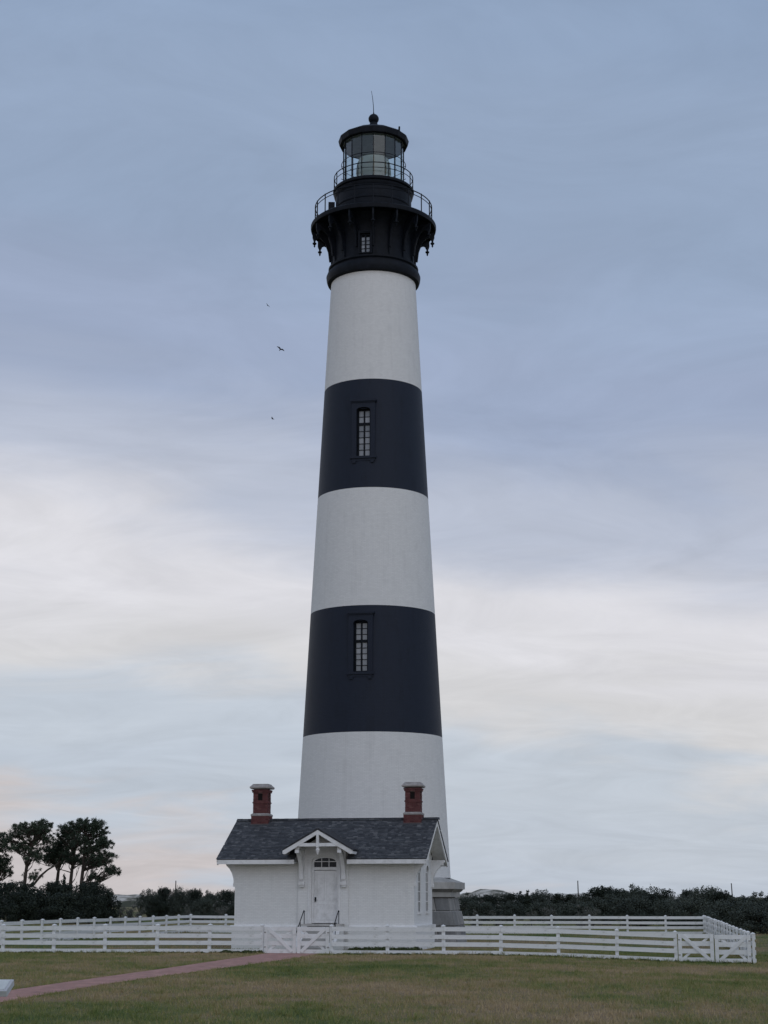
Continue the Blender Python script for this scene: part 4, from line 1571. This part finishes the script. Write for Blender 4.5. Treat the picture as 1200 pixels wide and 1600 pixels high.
def pine(label, px, ytop, Y, trunk_px, crown, seed, big_limb=None):
    """crown: list of (px, py, half width px, half height px) foliage masses in the photo, spread in depth"""
    rnd = random.Random(seed)
    rng = np.random.default_rng(seed)
    X = (px - 600) * mpp(Y, 2)
    g = gz(X, Y)
    root = empty('pine_tree', label, 'tree', (X, Y, g), 0, 'tall pines at the left')

    def P(x, y, dy=0.0):
        return Vector(((x - 600) * mpp(Y, 2) - X, dy, zat(y, Y) - g))
    tr = [P(*q) for q in trunk_px]
    tr[0].z = -0.2
    b = MB()
    n = len(tr)
    b.tube(tr, [0.24 - 0.17 * i / (n - 1) for i in range(n)], 8)
    tufts = []
    for (cx, cy, hw, hh, k) in crown:
        mp = mpp(Y, 6)
        for _ in range(int(k * 1.5)):
            while True:
                a, c, d = rnd.uniform(-1, 1), rnd.uniform(-1, 1), rnd.uniform(-1, 1)
                if a * a + c * c + d * d < 1:
                    break
            e = P(cx + a * hw, cy + c * hh, d * hw * mp)
            tufts.append(e)
    xs_ = [c[0] for c in crown]
    for _ in range(int(sum(c[4] for c in crown) * 0.75)):     # loose sprays between the main masses
        c0, c1 = rnd.choice(crown), rnd.choice(crown)
        u = rnd.random()
        hw = c0[2] + (c1[2] - c0[2]) * u
        tufts.append(P(c0[0] + (c1[0] - c0[0]) * u + rnd.gauss(0, 0.55) * hw, c0[1] + (c1[1] - c0[1]) * u + rnd.gauss(0, 5), rnd.gauss(0, 0.6) * hw * mpp(Y, 6)))
    # limbs: gather tufts on branches that leave the trunk lower down
    for e in tufts[::4]:
        best = min(tr[1:], key=lambda q: (q - e).length + (3 if q.z > e.z else 0))
        s_ = best.lerp(tr[max(0, tr.index(best) - 1)], rnd.uniform(0, 0.5))
        pts = limb(b, s_, e, 0.075, 0.018, rnd, -0.15, 5)
        for _ in range(3):
            near = sorted(tufts, key=lambda q: (q - e).length)[1:6]
            limb(b, pts[3], rnd.choice(near), 0.03, 0.012, rnd, 0.1, 3)
    if big_limb:
        b.tube([P(*q) for q in big_limb], [0.17 - 0.10 * i / (len(big_limb) - 1) for i in range(len(big_limb))], 7)
    b.build('trunk', M['bark'], root, smooth=True)
    T = np.array([tuple(q) for q in tufts])
    m = 58
    N = len(T) * m
    C = np.repeat(T, m, axis=0)
    d = rng.normal(size=(N, 3))
    d[:, 2] = d[:, 2] * 0.8 + 0.25
    d /= np.linalg.norm(d, axis=1)[:, None]
    sz = np.repeat(rng.uniform(0.4, 1.1, len(T)), m)[:, None]
    s0 = C + d * rng.uniform(0.0, 0.22, (N, 1)) * sz
    L = rng.uniform(0.20, 0.36, (N, 1)) * sz
    side = np.cross(d, rng.normal(size=(N, 3)))
    side /= np.linalg.norm(side, axis=1)[:, None]
    wd = 0.030
    Vv = np.stack([s0 - side * wd, s0 + side * wd, s0 + d * L], axis=1).reshape(-1, 3)
    link('crown', tri_mesh('crown', Vv, 3), M['needle'], root)
    return root


pine('leftmost pine reaching into the picture with sparse drooping tufts', -12, 1296, 196, [(-16, 1440), (-14, 1370), (-12, 1330), (-10, 1305)],
     [(-8, 1312, 22, 14, 34), (2, 1345, 10, 12, 16), (4, 1362, 14, 9, 18), (-20, 1340, 18, 20, 22)], 71)
pine('pine with a flat rounded crown and one long limb leaning right', 40, 1283, 194, [(39, 1440), (37, 1380), (39, 1350), (44, 1332), (47, 1315), (50, 1298)],
     [(38, 1294, 24, 11, 62), (62, 1290, 16, 8, 26), (66, 1308, 15, 14, 30), (24, 1305, 16, 8, 14), (18, 1325, 14, 6, 9), (32, 1326, 16, 8, 10), (55, 1338, 10, 10, 12), (8, 1312, 9, 9, 8), (52, 1370, 12, 6, 10)], 72,
     [(42, 1384), (52, 1381), (62, 1368), (72, 1359), (84, 1352), (92, 1346)])
pine('pine in the middle with a low dense crown behind its neighbours', 89, 1310, 200, [(88, 1440), (88, 1375), (90, 1350), (90, 1330), (92, 1316)],
     [(84, 1330, 20, 12, 46), (74, 1342, 14, 8, 22), (100, 1338, 16, 10, 26), (92, 1316, 12, 8, 16)], 73)
pine('tall pine with a straight slim trunk left of the tallest pine', 109, 1284, 198, [(109, 1440), (109, 1378), (111, 1350), (114, 1325), (112, 1300), (112, 1290)],
     [(106, 1295, 20, 10, 44), (96, 1302, 14, 7, 20), (112, 1318, 18, 9, 18), (104, 1342, 18, 9, 24), (122, 1345, 14, 8, 16)], 74)
pine('tallest pine with the broadest crown reaching right toward open sky', 127, 1278, 192, [(126, 1440), (126, 1378), (128, 1350), (129, 1325), (131, 1305), (132, 1288)],
     [(130, 1288, 24, 10, 56), (150, 1296, 16, 13, 38), (158, 1316, 15, 9, 22), (128, 1312, 20, 9, 22), (140, 1330, 20, 9, 24), (152, 1346, 22, 8, 36), (174, 1362, 13, 7, 20), (168, 1335, 8, 4, 6), (148, 1372, 14, 5, 10)], 75)

# ================================================================== poles, panel, birds
for px, yt, Y, lean, lab in ((904, 1376, 430, -0.012, 'thin bare pole standing above the trees right of the lighthouse, before the dune'),
                             (1145, 1380, 430, -0.03, 'thin leaning pole above the bushes near the right picture edge'),
                             (274, 1376, 430, 0.0, 'thin short pole tip above the trees left of the house')):
    X = (px - 600) * mpp(Y, 2)
    H = zat(yt, Y)
    b = MB().tube([(0, 0, -0.3), (lean * H * 0.5, 0, H * 0.5), (lean * H, 0, H)], [0.17, 0.15, 0.12], 8)
    o = b.build('utility_pole', M['pole'])
    o.location = (X, Y, 0)
    tag(o, lab, 'pole')

# white slab at the left edge beside the path
t0 = Vector((-6.92, 31.9, 0))
pn_ = empty('display_panel', 'white-framed slab on legs cut off by the left picture edge beside the red path', 'panel', (t0.x, t0.y, gz(t0.x, t0.y)), R(-5))
m = Matrix.Rotation(R(24), 3, 'X')
zc_ = 0.97
MB().box((-0.63, -0.30, zc_), (1.30, 0.46, 0.12), m).build('slab', M['panel'], pn_, bevel=0.01)
MB().box(Vector((-0.63, -0.30, zc_)) + m @ Vector((0, 0, 0.064)), (1.18, 0.36, 0.006), m).build('face', M['print'], pn_)
for dx in (-1.05, -0.45):
    MB().bb(dx - 0.06, dx + 0.06, -0.36, -0.24, -0.2, zc_ - 0.06).build('leg', M['trim'], pn_)


def bird(label, px, py, Y, span, roll, yaw, fold):
    X = (px - 600) * mpp(Y, zat(py, Y))
    z = zat(py, Y)
    root = empty('bird', label, 'bird', (X, Y, z), 0, 'birds in the sky left of the tower')
    root.rotation_euler = (R(roll[0]), R(roll[1]), R(yaw))
    L = span * 0.36
    body = MB().lathe([(0.004, -0.5), (0.05, -0.40), (0.11, -0.18), (0.13, 0.05), (0.10, 0.25), (0.075, 0.34), (0.08, 0.42), (0.045, 0.50), (0.005, 0.58)], 10)
    vs = [(x * L * 1.5, zz * L, y * L * 1.3) for x, y, zz in body.v]
    body.v = vs
    body.build('body', M['bird'], root, smooth=True)
    b = MB()
    b.add([(-0.05 * L, -0.40 * L, 0), (0.05 * L, -0.40 * L, 0), (0.20 * L, -0.82 * L, 0.01), (0, -0.88 * L, 0.012), (-0.20 * L, -0.82 * L, 0.01),
           (-0.05 * L, -0.40 * L, 0.02), (0.05 * L, -0.40 * L, 0.02), (0.20 * L, -0.82 * L, 0.025), (0, -0.88 * L, 0.027), (-0.20 * L, -0.82 * L, 0.025)],
          [(0, 1, 2, 3, 4), (9, 8, 7, 6, 5), (0, 5, 6, 1), (1, 6, 7, 2), (2, 7, 8, 3), (3, 8, 9, 4), (4, 9, 5, 0)])
    b.build('tail', M['bird'], root)
    for sx in (-1, 1):
        h = span / 2
        le = [(0.04, 0.28), (0.22, 0.36), (0.42, 0.34), (0.62, 0.20), (0.85, 0.04), (1.0, -0.14)]
        te = [(0.04, -0.12), (0.22, -0.16), (0.42, -0.14), (0.62, -0.14), (0.85, -0.16), (1.0, -0.18)]
        b = MB()
        n = len(le)
        for (x, y), (x2, y2) in zip(le, te):
            zz = fold * (x * 1.15 if x < 0.45 else 0.52 + (x - 0.45) * 0.35)
            for q in (0.012, -0.012):
                b.v.append((sx * x * h, y * h * 1.05, zz * h + q))
                b.v.append((sx * x2 * h, y2 * h * 1.05, zz * h + q))
        for i in range(n - 1):
            a = i * 4
            b.f += [(a, a + 1, a + 5, a + 4), (a + 2, a + 6, a + 7, a + 3), (a, a + 4, a + 6, a + 2), (a + 1, a + 3, a + 7, a + 5)]
        b.f += [(0, 2, 3, 1), (a + 4, a + 5, a + 7, a + 6)]
        b.build('wing', M['bird'], root)
    return root


bird('small dark bird, uppermost of the three left of the tower', 418, 477, 190, 0.80, (50, 20), 60, 0.3)
bird('dark bird with spread wings, largest of the three left of the tower', 438, 546, 165, 0.92, (55, 30), 10, 0.45)
bird('small dark bird, lowest of the three left of the tower', 425, 654, 190, 0.76, (60, 10), 75, 0.5)

# ================================================================== grass and weeds
def grass(name, label, n, yr, hr, wr, seed, dens=1.0, inside=False):
    rng = np.random.default_rng(seed)
    Y = yr[0] + (yr[1] - yr[0]) * rng.random(n) ** dens
    half = Y * 0.262 + 3.0
    X = (rng.random(n) * 2 - 1) * half
    ok = ~path_mask(X, Y)
    line = FA.y + (X - FA.x) * (FB.y - FA.y) / (FB.x - FA.x)
    # keep the blades off the house, its steps and the stone base
    lx = (X - HOUSE.x) * U.x + (Y - HOUSE.y) * U.y
    ly = (X - HOUSE.x) * V.x + (Y - HOUSE.y) * V.y
    ok &= ~((np.abs(lx) < HW + 0.15) & (ly > -0.15) & (ly < HD + 4))
    ok &= ~((np.abs(lx) < 1.2) & (ly > -2.8) & (ly < 0.2))
    ok &= (X - TOWER.x) ** 2 + (Y - TOWER.y) ** 2 > 5.6 ** 2
    X, Y = X[ok], Y[ok]
    n = len(X)
    cl = 0.55 + 0.45 * np.sin(X * 1.9 + 1.3 * np.sin(Y * 0.7)) * np.sin(Y * 1.3 + 1.7 * np.sin(X * 0.9))
    h = (hr[0] + (hr[1] - hr[0]) * rng.random(n) ** 1.6) * (0.65 + 0.6 * cl)
    w = wr[0] + (wr[1] - wr[0]) * rng.random(n)
    a = rng.uniform(0, 2 * PI, n)
    lean = rng.uniform(0.15, 0.9, n) * h
    la = rng.uniform(0, 2 * PI, n)
    Z = np.array([gz(x, y) for x, y in zip(X, Y)])
    dx, dy = np.cos(a) * w / 2, np.sin(a) * w / 2
    v0 = np.stack([X - dx, Y - dy, Z - 0.01], 1)
    v1 = np.stack([X + dx, Y + dy, Z - 0.01], 1)
    v2 = np.stack([X + np.cos(la) * lean, Y + np.sin(la) * lean, Z + h], 1)
    Vv = np.stack([v0, v1, v2], 1).reshape(-1, 3)
    o = link(name, tri_mesh(name, Vv, 3), M['grass'], None, 'stuff')
    o['label'] = label
    o['category'] = 'grass'
    return o


grass('lawn_grass', 'mown lawn of mixed green and dry brown grass before the fence', 330000, (27, 84), (0.03, 0.11), (0.012, 0.024), 3, 0.85)
grass('yard_grass', 'dry grass inside the fenced yard and beyond it', 90000, (76, 165), (0.04, 0.13), (0.02, 0.04), 4)


def tufts(name, label, spots, seed, mat='grass'):
    """longer blades in small clumps: x, y, blades, height, spread"""
    rng = np.random.default_rng(seed)
    out = []
    for x, y, k, h, sp in spots:
        a = rng.uniform(0, 2 * PI, k)
        d = np.abs(rng.normal(0, sp, k))
        bx, by = x + np.cos(a) * d, y + np.sin(a) * d
        hh = h * rng.uniform(0.45, 1.1, k)
        wa_ = rng.uniform(0, 2 * PI, k)
        w = rng.uniform(0.006, 0.013, k)
        z = gz(x, y)
        out.append(np.stack([np.stack([bx - np.cos(wa_) * w, by - np.sin(wa_) * w, np.full(k, z - 0.01)], 1),
                             np.stack([bx + np.cos(wa_) * w, by + np.sin(wa_) * w, np.full(k, z - 0.01)], 1),
                             np.stack([bx + np.cos(a) * hh * rng.uniform(0.1, 0.8, k), by + np.sin(a) * hh * rng.uniform(0.1, 0.8, k), z + hh], 1)], 1).reshape(-1, 3))
    o = link(name, tri_mesh(name, np.concatenate(out), 3), M[mat], None, 'stuff')
    o['label'] = label
    o['category'] = 'grass'
    return o


tr2 = random.Random(21)
sp_ = []
for k in range(2600):
    y = 28 + 50 * tr2.random() ** 0.8
    x = tr2.uniform(-1, 1) * (y * 0.262 + 2)
    if path_mask(np.array([x]), np.array([y]))[0]:
        continue
    sp_.append((x, y, tr2.randint(10, 26), tr2.uniform(0.08, 0.20), tr2.uniform(0.03, 0.10)))
tufts('grass_tufts', 'longer grass tufts scattered over the lawn before the fence', sp_, 8)
sp_ = []
for side in (PL, PR):                                       # ragged edges of the path
    for (x0, y0), (x1, y1) in zip(side, side[1:]):
        for k in range(5):
            u = tr2.random()
            j = tr2.uniform(-0.20, 0.0) * (1 if side is PL else -1)
            sp_.append((x0 + (x1 - x0) * u + j, y0 + (y1 - y0) * u, tr2.randint(8, 16), tr2.uniform(0.04, 0.09), 0.05))
for k in range(900):                                        # unmown foot of the fences
    A_, B_ = ((FA, gl_), (gr_, CFR), (CBL, FA), (CFR, CBR))[k % 4]
    p = A_.lerp(B_, tr2.random())
    sp_.append((p.x + tr2.uniform(-0.1, 0.1), p.y + tr2.uniform(-0.22, 0.15), tr2.randint(10, 22), tr2.uniform(0.08, 0.24), 0.06))
tufts('edge_grass', 'ragged grass along the path edges and fence feet', sp_, 9)


def weeds(name, label, spots, seed):
    rng = np.random.default_rng(seed)
    cl = []
    for x, y, s in spots:
        for _ in range(3):
            cl.append(((x + rng.uniform(-0.15, 0.15), y + rng.uniform(-0.08, 0.08), gz(x, y) + s * rng.uniform(0.2, 0.7)), (s * 0.8, s * 0.5, s * 0.5)))
    V_ = leaf_cloud(rng, cl, len(spots) * 46, 0.05)
    o = link(name, tri_mesh(name, V_, 4), M['weed'], None, 'stuff')
    o['label'] = label
    o['category'] = 'weeds'
    return o


sp_ = []
wr_ = random.Random(9)
for k in range(420):                                        # along the foot of the front fence
    p = FA.lerp(CFR, wr_.random())
    if (gl_.x - 0.1) < p.x < (gr_.x + 0.1):
        continue
    s_ = wr_.uniform(0.012, 0.06) * (2.2 if -7.5 < p.x < -5.4 else 1.0)
    sp_.append((p.x, p.y - wr_.uniform(0.05, 0.22), s_))
weeds('fence_weeds', 'low green weeds along the foot of the front fence', sp_, 5)
sp_ = []
for k in range(90):                                         # along the foot of the house
    lx = wr_.uniform(1.4, HW + 0.2)
    ly = -0.2 - wr_.random() * 0.25
    q = HOUSE + U * lx + V * ly
    sp_.append((q.x, q.y, wr_.uniform(0.08, 0.20)))
weeds('house_weeds', 'low dark weeds along the foot of the house wall', sp_, 6)
